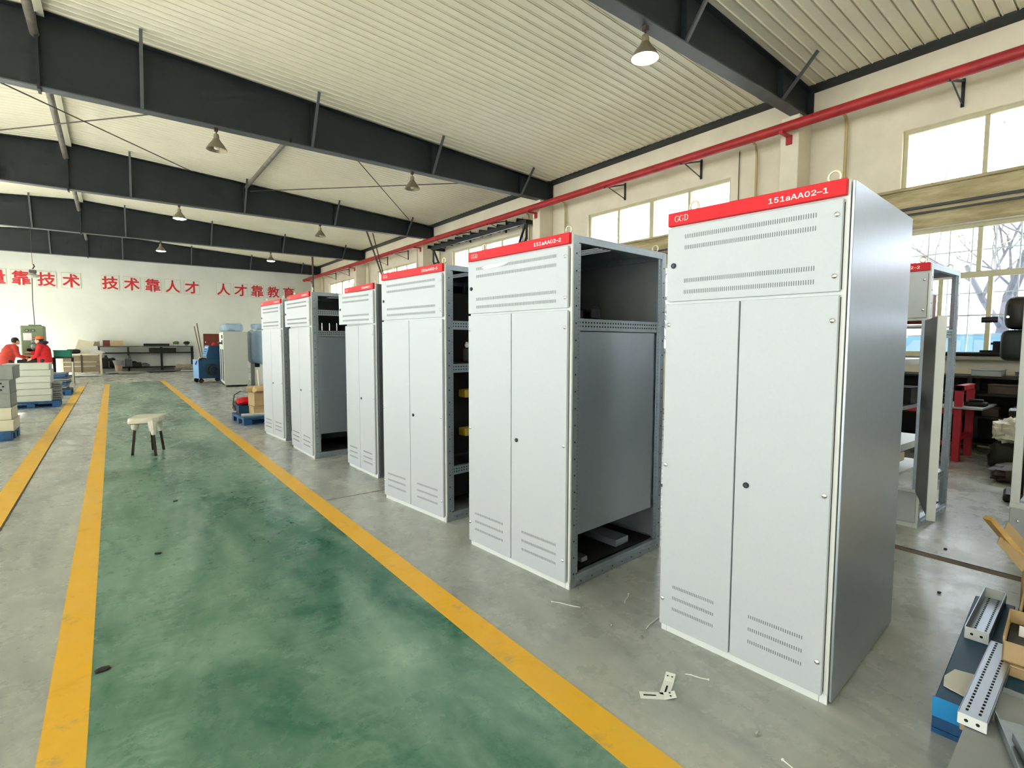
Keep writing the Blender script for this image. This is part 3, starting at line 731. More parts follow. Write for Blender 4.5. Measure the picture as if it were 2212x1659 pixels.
for z, t in ((1.36, .05), (.98, .03), (.62, .06), (.42, .02)):
    MB().box(.02, .78, .15, .9, z, z + t).build('cross_rail', M_CABW if z != .98 else M_GALVR, c7)
M_DEV = mat('dark_green_device', (20, 44, 40), .5, var=.2); M_YELT = mat('yellow_tag', (226, 186, 40), .5)
for y, z, wv, hv in ((.28, 1.42, .16, .2), (.52, 1.42, .2, .24), (.30, 1.02, .2, .16), (.58, 1.02, .22, .16), (.3, .76, .2, .16), (.6, .76, .22, .16)):
    b_ = B(.05, .25, y, y + wv, z, z + hv, ch=.006).build('breaker', M_DEV, c7); B(.045, .05, y + .03, y + .06, z + .02, z + .05).build('tag', M_YELT, b_)
B(.2, .5, .15, .85, 1.02, 1.16).build('busbar_cover', M_BLACK, c7); B(.02, .3, .2, .85, .5, .58, ch=.005).build('terminal_block', M_CREAM, c7)
B(.25, .55, .1, .4, 1.72, 1.98, ch=.006).build('relay_box', mat('brown_relay', (150, 66, 30), .5), c7)
B(.38, .44, .095, .1, 1.74, 1.97).build('white_label', M_WHITE, c7)
B(.02, .78, .03, .9, 1.685, 1.70).build('shelf', M_CABW, c7)
MB().tube([(.4, .10, .95), (.25, .0, .93), (.30, -.04, .75), (.36, .02, .55), (.22, .05, .42)], .008, 6).build('cable', M_RUBBER, c7, smooth=True)

c8 = thing('switchgear_cabinet', 'pale cabinet frame cut off by the right edge of the picture', 'cabinet', (5.44, -.22, 0), R(2), group='grey switchgear cabinets')
for px in (0, .75):
    for py in (0, .93): B(px, px + .05, py, py + .05, 0, 2.2, ch=.002).build('post', M_CABW, c8)
B(-.02, -.005, 0, .975, .045, .30, ch=.002).build('lower_panel', M_CAB, c8); B(-.022, .03, 0, .98, 0, .045).build('base_strip', M_CABW, c8); B(-.022, .03, 0, .98, .30, .335).build('sill_strip', M_CABW, c8)
B(.0, .8, .03, .95, 2.15, 2.195).build('roof_panel', M_GALV, c8); B(-.03, 0, 0, .98, 2.137, 2.203).build('nameplate', M_CABRED, c8)
B(-.03, -.01, 0, .975, 1.757, 2.126).build('upper_door', M_CAB, c8); B(.05, .75, .05, .93, .33, .35).build('shelf', M_GALVR, c8)
B(.1, .4, .3, .9, .36, .58, ch=.01).build('terminal_block', M_CREAM, c8); B(.3, .34, .06, .9, .5, 1.7).build('mounting_board', M_DARKPLATE, c8)
bolt(c8, -.02, .93, .2)

# ------------------------------------------------------------------ pallets and stacks
def pallet(label, loc, rot, L_, W_, h=.15, m=None, mtop=None):
    o = thing('pallet', label, 'pallet', loc, rot, group='blue pallets'); m = m or M_BLUE
    n = max(4, int(W_ / .16)); p = W_ / n
    for k in range(n): B(0, L_, k * p + .006, (k + 1) * p - .006, h - .035, h, ch=.004).build('deck_slat', mtop or m, o)
    B(0, L_, .01, W_ - .01, h - .05, h - .035).build('deck_frame', m, o)
    for x in (0, L_ / 2 - .07, L_ - .14):
        for y in (0, W_ / 2 - .07, W_ - .14): B(x, x + .14, y, y + .14, .02, h - .05, ch=.004).build('block', m, o)
    for y in (0, W_ / 2 - .07, W_ - .14): B(0, L_, y, y + .14, 0, .02).build('runner', m, o)
    return o
M_ENCL_SUN = mat('sunlit_sheet_metal', (206, 198, 170), .5, .0, var=.08)  # two lowest enclosures: warm sunlight put into the colour
M_GALVD = mat('dull_galvanised', (140, 144, 136), .5, .4, var=.2, vscale=6)
# stack A, left edge
pallet('blue pallet under the enclosure stack at the left edge', (-2.40, 11.10, 0), R(-2), 1.10, .70)
def enclosure(nm, label, x0, x1, y0, y1, z0, z1, m, grp, holes=False, cat='enclosure'):
    o = thing(nm, label, cat, ((x0 + x1) / 2, (y0 + y1) / 2, z0), 0, group=grp)
    hx, hy, h = (x1 - x0) / 2, (y1 - y0) / 2, z1 - z0
    t = .004
    MB().box(-hx, hx, -hy, hy, 0, t).box(-hx, hx, -hy, -hy + t, 0, h).box(-hx, hx, hy - t, hy, 0, h).box(-hx, -hx + t, -hy, hy, 0, h).box(hx - t, hx, -hy, hy, 0, h).box(-hx, hx, -hy, hy, h * .97 - t, h * .97).build('shell', m, o)
    MB().box(-hx - .006, hx + .006, -hy - .006, -hy + .02, h - .016, h).box(-hx - .006, hx + .006, hy - .02, hy + .006, h - .016, h).box(hx - .02, hx + .006, -hy, hy, h - .016, h).box(-hx - .006, -hx + .02, -hy, hy, h - .016, h).build('rim', m, o)
    if holes:
        k = MB()
        for r in range(3):
            for c in range(9): k.disc((hx - .10 - c * .052 + (.026 if r == 1 else 0), -hy - .0005, h * .28 + r * .05), .014, (0, -1, 0), 10, .001)
        k.build('hole_pattern', M_BLACK, o)
    return o
g = 'enclosures stacked at the left edge'
enclosure('metal_enclosure', 'bottom enclosure in the stack at the left edge, painted a sunlit cream', -2.33, -1.27, 11.10, 11.76, .15, .325, M_ENCL_SUN, g)
enclosure('metal_enclosure', 'second enclosure from the bottom of the left-edge stack, painted a sunlit cream', -2.35, -1.29, 11.12, 11.76, .325, .515, M_ENCL_SUN, g)
enclosure('metal_enclosure', 'grey enclosure in the middle of the left-edge stack', -2.35, -1.29, 11.12, 11.76, .515, .735, M_GALVD, g)
enclosure('metal_enclosure', 'grey enclosure with rows of punched holes in the left-edge stack', -2.36, -1.29, 11.11, 11.76, .735, .955, M_GALVD, g, True)
enclosure('metal_enclosure', 'grey top enclosure of the left-edge stack', -2.36, -1.24, 11.08, 11.80, .955, 1.165, M_GALVD, g)
# stack B
pallet('blue pallet under the stack of six pale panels', (-2.06, 16.17, 0), R(1), 1.02, .90)
M_PANEL = mat('pale_panel_paint', (204, 206, 190), .5, var=.05)
ordB = ['bottom', 'second', 'third', 'fourth', 'fifth', 'top']
for k in range(6):
    z = .152 + k * .147; s = .03 + .012 * math.sin(k * 2.1)
    enclosure('panel_tray', 'pale grey panel tray, %s of the stack of six' % (ordB[k] if k in (0, 5) else ordB[k] + ' from the bottom'), -2.0 + s, -1.215 + s, 16.22, 16.98, z, z + .143, M_PANEL, 'stack of six pale panel trays', cat='tray')
for k in range(8):
    z = .15 + k * .052
    B(-.10, .10, -.26, .26, 0, .044, ch=.006).build('folded_plate', M_GREY, loc=(-1.13 + .012 * math.sin(k * 3), 16.78, z), label='small grey folded plate beside the pale stack, %s from the bottom of its pile' % ORD[k], category='plate', group='low pile of folded plates') if k < 8 else None
# stack C: bluish flat parts on a stillage
pallet('blue pallet under the flat bluish parts near the press', (-2.0, 19.6, 0), 0, 1.0, 1.1)
M_SLATE = mat('blue_grey_sheet', (92, 108, 126), .4, .4, var=.25, vscale=9)
for k in range(9):
    z = .15 + k * .055; s = rnd.uniform(-.05, .05)
    B(-.45, .45, -.45, .45, 0, .04 + rnd.uniform(0, .012), ch=.004).build('flat_part', [M_SLATE, M_GREY, M_SLATE, M_BLUE][k % 4], loc=(-1.5 + s, 20.15 + s, z), rotz=R(rnd.uniform(-5, 5)), label='flat metal part before the press, %s from the bottom of its pile' % ORD[k], category='part', group='stacked flat metal parts')
MB().tube([(0, 0, 0), (0, 0, .92)], .022, 8).build('stillage_post', M_CREAM, loc=(-1.0, 20.95, 0), smooth=True, label='cream upright post beside the flat metal parts', category='post')
# ------------------------------------------------------------------ stool
st = thing('stool', 'small dark-legged stool wrapped in torn white plastic, standing on the walkway', 'stool', (.338, 8.78, 0))
feet = [(-.185, -.112), (.067, -.338), (.185, .106), (.062, .17)]
for fx, fy in feet:
    MB().bar((fx, fy, 0), (fx * .72, fy * .72, .46), .032, .032).build('leg', M_DARKW, st)
    MB().tube([(fx * .83, fy * .83, .28 + (.06 if fx < 0 else 0)), (fx * .79, fy * .79, .36), (fx * .72, fy * .72, .47)], [.024, .04, .055], 8).build('leg_wrap', M_WRAP, st, smooth=True)
sa = math.atan2(.44, .12)
MB().blob((0, 0, .475), (.50, .36, .085), e=.28, amp=.10, seed=3, n=28, m=10, freq=5).xf(Matrix.Rotation(sa, 4, 'Z')).build('seat', M_WRAP, st, smooth=True)
B(-.22, .22, -.15, .15, .43, .462).xf(Matrix.Rotation(sa, 4, 'Z')).build('seat_board', M_DARKW, st)

# ------------------------------------------------------------------ press machine and its crew
ps = thing('press_machine', 'tall pale green punching press with gauges behind the two workers', 'machine', (-2.20, 24.9, 0))
MB().box(-.31, .31, -.30, .35, .55, 2.09, ch=.03).build('frame', M_MACH, ps)
B(-.36, .36, -.55, .45, 0, .55, ch=.02).build('base', M_OIL, ps)
B(-.38, .42, -.85, -.30, .80, .92, ch=.01).build('worktable', M_OIL, ps); B(-.30, .25, -.75, -.3, .55, .80).build('bed', M_OIL, ps); B(-.30, .30, -.70, -.31, 1.02, 1.08, ch=.01).build('die_plate', M_CREAM, ps)
B(-.25, .28, -.6, -.31, .92, 1.02).build('die_holder', M_OIL, ps)
MB().blob((.08, -.50, 1.36), (.26, .30, .26), e=.9).build('ram_cylinder', mat('grey_casting', (126, 132, 128), .4, .4), ps, smooth=True)
B(-.02, .18, -.55, -.31, 1.48, 1.60, ch=.02).build('ram_guide', MATS['grey_casting'], ps); B(-.15, .02, -.52, -.31, 1.15, 1.30, ch=.02).build('punch_head', M_BLACK, ps)
for x in (-.14, .02):
    g_ = MB().disc((x, -.30, 1.92), .052, (0, -1, 0), 20, .03).build('gauge', M_RUST, ps); MB().disc((x, -.331, 1.92), .036, (0, -1, 0), 16, .003).build('dial', M_GREY, g_)
B(-.24, -.02, -.306, -.30, 1.58, 1.83).build('notice_sheet', M_WHITE, ps)
B(-.10, .22, -.2, .2, 2.09, 2.13, ch=.01).build('top_cap', M_MACH, ps)
# hanging hoist / cable
hz_ = thing('hanging_hoist', 'small hoist hanging from the roof on a wire above the press', 'hoist', (-2.15, 25.3, 0))
MB().tube([(0, 0, 5.58), (0, 0, 4.30)], .006, 6).build('wire', M_RUST, hz_); MB().tube([(.02, 0, 4.30), (.05, .0, 4.22), (0, 0, 4.12)], .02, 8).build('hook', M_RUST, hz_)
MB().box(-.10, .10, -.08, .08, 3.98, 4.09, ch=.015).build('motor_housing', M_STEELB, hz_); MB().lathe([(.05, .12), (.13, .04), (.17, 0), (.15, -.06), (.0, -.08)], 18, (0, 0, 3.88)).build('drum_cover', mat('hoist_cover', (178, 174, 156), .5), hz_, smooth=True)
MB().tube([(-.03, 0, 3.85), (-.05, 0, 3.0), (-.03, -.05, 2.13)], .012, 6).build('feed_cable', M_RUST, hz_)

def remeshed(mb, name, m, parent, voxel, loc=(0, 0, 0)):
    me = mb.mesh(name, None); t = bpy.data.objects.new(name, me); COL.objects.link(t)
    md = t.modifiers.new('r', 'REMESH'); md.mode = 'VOXEL'; md.voxel_size = voxel; md.use_smooth_shade = True
    sm = t.modifiers.new('s', 'SMOOTH'); sm.iterations = 3; sm.factor = .5
    bpy.context.view_layer.update()
    me2 = bpy.data.meshes.new_from_object(t.evaluated_get(bpy.context.evaluated_depsgraph_get())); me2.name = name
    bpy.data.objects.remove(t, do_unlink=True)
    me2.materials.clear(); me2.materials.append(m)
    me2.polygons.foreach_set('use_smooth', [True] * len(me2.polygons))
    o = bpy.data.objects.new(name, me2); COL.objects.link(o); o.parent = parent; o.location = loc; return o
def person(label, loc, rot, jacket, lean, hands, cap=None, hood=False, hgt=1.0):
    """x forward, y left. hands: [(left elbow, left wrist), (right elbow, right wrist)]"""
    o = thing('person', label, 'person', loc, rot)
    pel = Vector((0, 0, .93)); ch_ = Vector((lean * .45, 0, 1.28)); sh = Vector((lean * .75, 0, 1.40)); nk = Vector((lean * .95, 0, 1.48)); hd = Vector((lean * 1.15 + .04, 0, 1.605))
    body = MB(); jk = MB(); tr = MB()
    body.tube([pel, ch_, sh, nk, nk.lerp(hd, .5)], [.13, .13, .10, .055, .055], 12)
    body.blob(hd, (.19, .155, .225), e=.95, n=20, m=14); body.blob(hd + Vector((.045, 0, -.07)), (.12, .115, .10), e=.9)
    body.blob(hd + Vector((.10, 0, -.015)), (.05, .03, .05), e=.9)                                      # nose
    body.blob(hd + Vector((.092, 0, -.068)), (.02, .05, .014), e=.8)                                     # mouth
    for s in (1, -1):
        body.blob(hd + Vector((-.005, s * .08, -.01)), (.05, .03, .065), e=.9)                          # ears
        body.blob(hd + Vector((.082, s * .035, .012)), (.03, .034, .018), e=.9)                         # brow/eye
    jk.tube([pel + Vector((-.005, 0, -.16)), pel, ch_, sh, nk + Vector((0, 0, -.02))], [.205, .20, .205, .165, .085], 16)
    for i, s in enumerate((1, -1)):
        el, wr = [Vector(p) for p in hands[i]]; sp_ = sh + Vector((0, s * .185, -.02))
        body.tube([sp_, el, wr], [.05, .042, .03], 10); jk.tube([sh + Vector((0, s * .08, 0)), sp_, el, wr.lerp(el, .12)], [.12, .10, .078, .062], 12)
        d = (wr - el).normalized(); side = d.cross(Vector((0, 0, 1))).normalized(); upv = side.cross(d)
        pc = wr + d * .05; body.tube([wr, pc, wr + d * .095], [.028, .042, .036], 10)
        for k, (off, ln) in enumerate(((-.030, .058), (-.010, .070), (.010, .066), (.029, .052))):
            b0 = wr + d * .085 + side * off; body.tube([b0, b0 + d * ln * .55, b0 + d * ln * .9 - upv * ln * .4], [.0095, .009, .008], 6)
        t0 = wr + d * .03 + side * (.034 * s); body.tube([t0, t0 + side * (.03 * s) + d * .02, t0 + side * (.036 * s) + d * .05], [.011, .010, .009], 6)
        hip = Vector((0, s * .095, .92)); kn = Vector((.03, s * .11, .50)); an = Vector((-.02, s * .12, .10))
        body.tube([hip, kn, an, an + Vector((0, 0, -.04))], [.085, .058, .042, .045], 10); tr.tube([hip + Vector((0, 0, .08)), hip, kn, an + Vector((0, 0, .02))], [.10, .115, .085, .075], 12)
        sh_ = MB().blob((an.x + .07, an.y, .045), (.29, .105, .09), e=.6).build('shoe', M_RUBBER, o, smooth=True)
    tr.tube([pel + Vector((0, 0, .02)), pel + Vector((0, 0, -.1))], [.16, .15], 14)
    remeshed(body, 'body', M_SKIN, o, .011); remeshed(jk, 'jacket', jacket, o, .02); remeshed(tr, 'trousers', M_TROU, o, .02)
    for s in (1, -1): MB().blob(hd + Vector((.098, s * .034, .006)), (.012, .024, .012), e=.9).build('eye', M_HAIR, o, smooth=True)
    hr = MB(); hr.blob(hd + Vector((-.025, 0, .028)), (.205, .178, .215), e=.9, amp=.05, n=20, m=12); hr.build('hair', M_HAIR, o, smooth=True)
    if cap:
        MB().lathe([(.108, 0), (.112, .03), (.098, .075), (.055, .105), (0, .112)], 20, hd + Vector((-.015, 0, .045))).build('cap', cap, o, smooth=True)
        MB().blob(hd + Vector((.135, 0, .052)), (.14, .15, .016), e=.8).build('cap_visor', cap, o, smooth=True)
    if hood:
        MB().torus(nk + Vector((-.05, 0, .03)), .10, .055, (.25, 0, 1), 18, 8).build('hood', M_HAIR, o, smooth=True)
    o.scale = (hgt,) * 3
    return o
person('worker in an orange-red jacket bending towards the press from the left', (-2.80, 23.85, 0), R(35), M_ORGC, .22,
       [((.28, .20, 1.13), (.52, .10, 1.06)), ((.22, -.20, 1.10), (.48, -.12, 1.02))], hgt=.965)
person('worker in a bright red padded jacket and orange cap at the right of the press', (-1.86, 23.9, 0), R(165), M_REDC, .08,
       [((.12, .24, 1.10), (.30, .20, .98)), ((.20, -.22, 1.16), (.46, -.18, 1.18))], cap=M_CAPC, hood=True, hgt=.985)
# bench with teal bin beside the press
bn = thing('steel_bench', 'dark steel bench under the teal bin beside the press', 'bench', (-1.42, 24.6, 0))
B(-.28, .28, -.3, .3, .94, .98).build('top', M_RUST, bn)
for x in (-.25, .25):
    for y in (-.27, .27): B(x - .025, x + .025, y - .025, y + .025, 0, .94).build('leg', M_OIL, bn)
B(-.27, .27, -.28, .28, .3, .33).build('shelf', M_OIL, bn)
tb = thing('plastic_bin', 'teal plastic bin on the bench beside the press', 'bin', (-1.42, 24.5, .98))
MB().box(-.24, .24, -.16, .16, 0, .012).box(-.24, .24, -.16, -.148, 0, .25).box(-.24, .24, .148, .16, 0, .25).box(-.24, -.228, -.16, .16, 0, .25).box(.228, .24, -.16, .16, 0, .25).build('tub', M_TEAL, tb); MB().box(-.26, .26, -.18, -.16, .225, .255).box(-.26, .26, .16, .18, .225, .255).box(-.26, -.24, -.18, .18, .225, .255).box(.24, .26, -.18, .18, .225, .255).build('rim', M_TEAL, tb)
# green cabinet at the far left edge behind first worker
gl = thing('machine_console', 'pale green console with a white sheet at the far left edge', 'console', (-3.15, 25.0, 0))
B(-.25, .3, -.25, .25, 0, 1.1, ch=.02).build('body', M_MACH, gl); B(-.2, .22, -.27, -.25, .85, 1.3).build('sheet', M_WHITE, gl); B(-.3, .32, -.3, .3, 1.1, 1.16, ch=.01).build('top', M_REDB, gl)

# ------------------------------------------------------------------ far end clutter
# cream framed crate with brown panels
cr = thing('framed_crate', 'cream framed rack with brown board panels against the end wall', 'rack', (-1.17, 31.6, 0))
for x in (-.74, .66): B(x, x + .08, -.28, -.20, 0, .93).build('post', M_CREAM, cr); B(x, x + .08, .20, .28, 0, .93).build('post', M_CREAM, cr)
M_PLY = mat('brown_ply', (150, 132, 104), .8, var=.25, vscale=3)
for x0, x1 in ((-.65, -.03), (.03, .65)):
    for z0, z1 in ((.12, .38), (.40, .58), (.60, .90)): B(x0, x1, -.24, -.22, z0, z1).build('panel', M_PLY, cr)
B(-.78, .78, -.32, .3, .93, .98, ch=.008).build('top', M_CREAM, cr); B(-.03, .03, -.26, -.20, .1, .93).build('mid_post', M_RUST, cr)
# lying stuff on the crate
MB().blob((0, 0, .10), (.5, .3, .2), e=.7, amp=.3, seed=4).build('dark_bundle', M_OIL, loc=(-1.45, 31.5, .98), smooth=True, label='small dark bundle lying on the cream framed rack', category='bundle')
MB().box(-.30, .30, -.012, .012, 0, .72).xf(Matrix.Rotation(R(-32), 4, 'X') @ Matrix.Rotation(R(14), 4, 'Y')).build('leaning_board', M_CREAM, loc=(-1.15, 31.75, .985), label='cream board leaning on the cream framed rack', category='board')
MB().prism([(-.45, 0), (.55, 0), (.50, .08), (.1, .22), (-.3, .30)], -.012, .012).build('leaning_sheet', M_PLAST if False else M_PAPER, loc=(-.85, 31.8, .985), label='white crumpled sheet standing on the cream framed rack', category='sheet')
# long dark rack on the end wall
rk = thing('wall_rack', 'long dark steel rack along the end wall', 'rack', (1.45, 33.4, 0))
for z in (1.26, .93, .18): B(-2.05, 2.05, -.28, .28, z, z + .06).build('shelf', M_OIL if z < 1.2 else M_STEELB, rk)
for x in (-2.0, -.82, .6, 2.0):
    for y in (-.26, .26): B(x - .035, x + .035, y - .035, y + .035, 0, 1.26).build('post', M_OIL, rk)
g = 'boxes on the long dark rack'
def simple_box(nm, label, cat, loc, sx, sy, sz, m, grp=None, lid=True):
    o = thing(nm, label, cat, loc, 0, grp)
    B(-sx / 2, sx / 2, -sy / 2, sy / 2, 0, sz * .86, ch=.004).build('body', m, o); B(-sx / 2 - .006, sx / 2 + .006, -sy / 2 - .006, sy / 2 + .006, sz * .86, sz, ch=.004).build('lid', m, o)
    return o
simple_box('storage_box', 'dark red and cream box on the long rack, left of the brown carton', 'box', (-.24, 33.3, 1.32), .28, .3, .29, mat('maroon_card', (120, 44, 40), .7, var=.4, vscale=12), g)
simple_box('carton', 'wide brown carton on top of the long rack', 'carton', (.19, 33.3, 1.32), .50, .34, .27, M_CARD, g)
simple_box('carton', 'brown carton on the left end of the long rack', 'carton', (-.42, 33.0, 1.32) if False else (-.72, 33.3, 1.32), .42, .34, .22, M_PLY, g)
simple_box('flat_case', 'long flat black case on top of the long rack', 'case', (1.85, 33.3, 1.32), 1.12, .32, .12, M_BLACK, g)
simple_box('flat_case', 'long black case on the middle shelf of the long rack', 'case', (2.1, 33.3, .99), 1.18, .36, .22, M_OIL, g)
M_LEAFG = mat('green_leaf', (86, 130, 60), .6, var=.4)
for lx, c_, m2, lb in ((2.72, M_PAPER, M_LEAFG, 'small green plant pot on the right part of the long rack'), (3.2, M_GREY, M_OIL, 'dark grey bundle in a can at the right end of the long rack')):
    o = thing('small_pot', lb, 'pot', (lx, 33.3, 1.32)); MB().lathe([(.05, 0), (.075, .11), (.07, .11), (.05, .02), (0, .02)], 14).build('pot', c_, o, smooth=True); MB().blob((0, 0, .16), (.28, .24, .17), e=.9, amp=.5, seed=int(lx * 10), freq=6).build('foliage' if m2 is M_LEAFG else 'contents', m2, o, smooth=True)
# things under the rack
bk = thing('waste_bin', 'pinkish waste bin with a black bag at the long rack', 'bin', (.20, 32.7, 0))
MB().lathe([(.12, 0), (.17, .38), (.16, .38), (.11, .02), (0, .02)], 18).build('tub', mat('pinkish_plastic', (190, 160, 140), .6), bk, smooth=True); MB().lathe([(.15, .30), (.20, .46), (.24, .60), (.20, .58), (.14, .36)], 18).build('bag', mat('grey_bag', (150, 150, 146), .5), bk, smooth=True)
for i, (x, sx, sz, lb) in enumerate(((-.30, .55, .72, 'tall black machine part under the left of the long rack'), (.85, .6, .36, 'low black box beside the waste bin'))):
    o = thing('machine_part', lb, 'machine part', (x, 33.1, .24 if i == 0 else .24)); B(-sx / 2, sx / 2, -.2, .2, 0, sz * .65, ch=.03).build('body', M_OIL, o); MB().lathe([(.10, 0), (.10, .05), (.06, .06), (.06, sz * .2)], 14, (0, 0, sz * .65)).build('spindle', M_OIL, o, smooth=True)
MB().blob((0, 0, .17), (.85, .5, .34), e=.8, amp=.5, seed=8, freq=5).build('rubble_heap', mat('dusty_rags', (160, 150, 130), .9, var=.3), loc=(3.0, 32.6, .0), smooth=True, label='dusty pile of rags at the right foot of the long rack', category='heap')
for x, y, sx, sz, m, lb in ((-.02, 33.0, .34, .5, M_OIL, 'black gearbox on the bottom shelf of the long rack'), (.62, 33.0, .3, .62, M_STEELB, 'upright grey casting on the bottom shelf beside the rack post'), (-.55, 33.05, .3, .42, M_RUST, 'brown casting at the left end of the bottom shelf'), (1.3, 33.1, .42, .2, M_DARKPLATE, 'low dark casting at the middle of the bottom shelf')):
    o = thing('casting', lb, 'casting', (x, y, .24)); B(-sx / 2, sx / 2, -.15, .15, 0, sz * .7, ch=.03).build('housing', m, o); MB().lathe([(sx * .3, 0), (sx * .3, sz * .2), (sx * .15, sz * .22), (sx * .15, sz * .3)], 12, (0, 0, sz * .7)).build('flange', m, o, smooth=True)
# flat panels and planks lying on the floor
fl_items = [((-1.2, 29.6), 1.5, .5, .06, M_CONC, 0, 'wide pale plank stack on the floor left of the aisle end'), ((.35, 31.2), 1.25, .55, .10, M_GREY, 0, 'grey panel lying on the floor at the aisle end'), ((.55, 30.7), .75, .3, .05, M_PLY, 0, 'short plank lying in front of the grey panel'), ((1.95, 31.7), 1.3, .5, .09, M_DARKPLATE, 0, 'dark flat panel lying on the floor right of the aisle end'), ((3.2, 31.8), .9, .3, .06, M_PAPER, 0, 'white strip lying on the floor near the blue welder')]
for (x, y), sx, sy, h, m, a, lb in fl_items:
    o = thing('floor_panel', lb, 'panel', (x, y, 0), R(a), group='panels lying at the far end'); B(-sx / 2, sx / 2, -sy / 2, sy / 2, h * .45, h, ch=.004).build('panel', m if m is not M_CONC else M_PANEL, o); B(-sx / 2 + .1, sx / 2 - .1, -sy / 2 + .05, sy / 2 - .05, 0, h * .45).build('batten', M_DARKW, o)

# ------------------------------------------------------------------ blue welder, brown board, poles
wd = thing('welding_machine', 'blue wheeled welding machine with a raised control head', 'welder', (2.75, 22.75, 0), R(8))
B(-.31, -.29, -.36, .36, .17, .88, ch=.008).build('front_panel', M_BLUEL, wd); B(-.29, .60, -.36, .36, .17, .86, ch=.02).build('body', M_BLUED, wd)
hd_ = MB().prism([(.02, .86), (.62, .86), (.62, 1.40), (.12, 1.40), (.02, 1.02)], -.2, .3).build('control_head', M_BLUED, wd)
MB().prism([(.0, 1.02), (.02, 1.02), (.12, 1.40), (.10, 1.40)], -.2, .3).build('control_panel', M_BLUEL, wd)
for k, z in enumerate((1.08, 1.16, 1.24)): B(.015 + k * .02, .055 + k * .02, -.12, .2, z, z + .025).build('meter', M_BLACK if k else M_OIL, wd)
B(.08, .09, -.12, .2, 1.30, 1.35).build('label_strip', M_WHITE, wd)
MB().lathe([(.05, 0), (.06, .05), (.03, .11), (0, .12)], 12, (.33, .05, 1.40)).build('red_cap', M_CABRED, wd, smooth=True)
for x, y in ((-.22, -.3), (-.22, .3), (.5, -.3), (.5, .3)):
    MB().tube([(x, y - .03, .085), (x, y + .03, .085)], .085, 16).build('wheel', M_RUBBER, wd, smooth=True); B(x - .02, x + .02, y - .04, y + .04, .1, .18).build('fork', M_OIL, wd)
MB().torus((.15, -.40, .50), .17, .045, (0, 1, 0), 20, 8).torus((.20, -.44, .48), .14, .04, (0, 1, 0), 20, 8).build('cable_coil', M_RUBBER, wd, smooth=True)
MB().tube([(-.2, -.1, .9), (-.05, .05, .93), (.0, -.1, .9), (-.15, -.25, .90), (-.32, -.2, .82), (-.34, -.1, .7)], .02, 6).build('cable', M_RUBBER, wd, smooth=True)
MB().blob((-.1, .15, .90), (.14, .12, .08), e=.8).build('torch_body', M_PAPER, wd, smooth=True)
bb_ = thing('brown_board', 'dark reddish-brown board standing behind the blue welder', 'board', (3.75, 28.2, 0))
B(-.36, .36, -.02, .02, .55, 1.92, ch=.006).build('sheet', M_BROWN, bb_); B(-.36, .36, -.03, .03, 0, .55).build('stand', M_RUST, bb_); B(-.3, -.26, -.03, -.02, 1.5, 1.55).build('white_spot', M_WHITE, bb_)
for a, b, lb in (((3.02, 28.0, 2.26), (3.32, 27.6, 0), 'left of two wooden poles leaning beside the brown board'), ((3.14, 28.1, 2.40), (3.38, 27.7, 0), 'right of two wooden poles leaning beside the brown board')):
    MB().tube([a, b], .025, 8).build('leaning_pole', mat('grey_brown_wood', (136, 120, 98), .8, var=.2), smooth=True, label=lb, category='pole', group='poles leaning at the brown board')

# grey instrument cabinet with plastic wrap on top
ic = thing('instrument_cabinet', 'grey instrument cabinet with plastic wrap on its roof, behind the pallet', 'cabinet', (3.02, 20.0, 0), R(-4.7))
B(0, .68, 0, 2.2, .06, 1.90, ch=.01).build('body', mat('instrument_grey', (188, 190, 180), .5, var=.03), ic); B(-.02, 0, .02, 2.18, .08, 1.88, ch=.006).build('front_door', M_CABW, ic); B(.02, .66, .05, 2.15, 0, .06).build('plinth', M_OIL, ic)
for y0, y1 in ((.35, .75), (1.25, 1.65)): B(-.026, -.02, y0, y1, .18, 1.28).build('glass_strip', M_BLACK, ic)
B(-.03, -.02, .55, .95, 1.45, 1.60).build('display', M_BLACK, ic); B(-.03, -.02, .5, .9, 1.66, 1.78).build('display', M_BLACK, ic)
MB().tube([(-.03, .9, 1.5), (-.10, .9, 1.5), (-.10, 1.2, 1.52)], .03, 8).build('handle', M_OIL, ic)
B(-.03, .70, -.012, 0, .06, 1.88).build('side_sheet', MATS['instrument_grey'], ic)
wr_ = MB().blob((0, 0, .14), (.62, 1.2, .29), e=.35, amp=.12, seed=2, n=28, m=12).build('plastic_bundle', M_PLAST, loc=(3.40, 20.9, 1.905), smooth=True, label='bluish clear plastic bundle on the grey instrument cabinet', category='plastic wrap')
# second wrapped cabinet further right, behind the row
ic2 = thing('wrapped_cabinet', 'tall cabinet wrapped in bluish plastic film behind the pallet', 'cabinet', (3.98, 20.2, 0))
B(0, .7, 0, .7, 0, 2.0, ch=.01).build('body', M_CABW, ic2); B(.0, .16, -.02, 0, .65, 1.9).build('window_strip', M_BLACK, ic2); B(.35, .5, -.02, 0, .1, 1.95).build('frame_bar', M_RUBBER, ic2)
MB().blob((.30, .3, 1.35), (.85, .85, 1.2), e=.25, amp=.07, seed=5, n=28, m=14).build('film', M_PLAST, ic2, smooth=True); MB().blob((.40, .3, 2.08), (.8, .8, .22), e=.4, amp=.2, seed=6, n=24, m=10).build('film', M_PLAST, ic2, smooth=True)

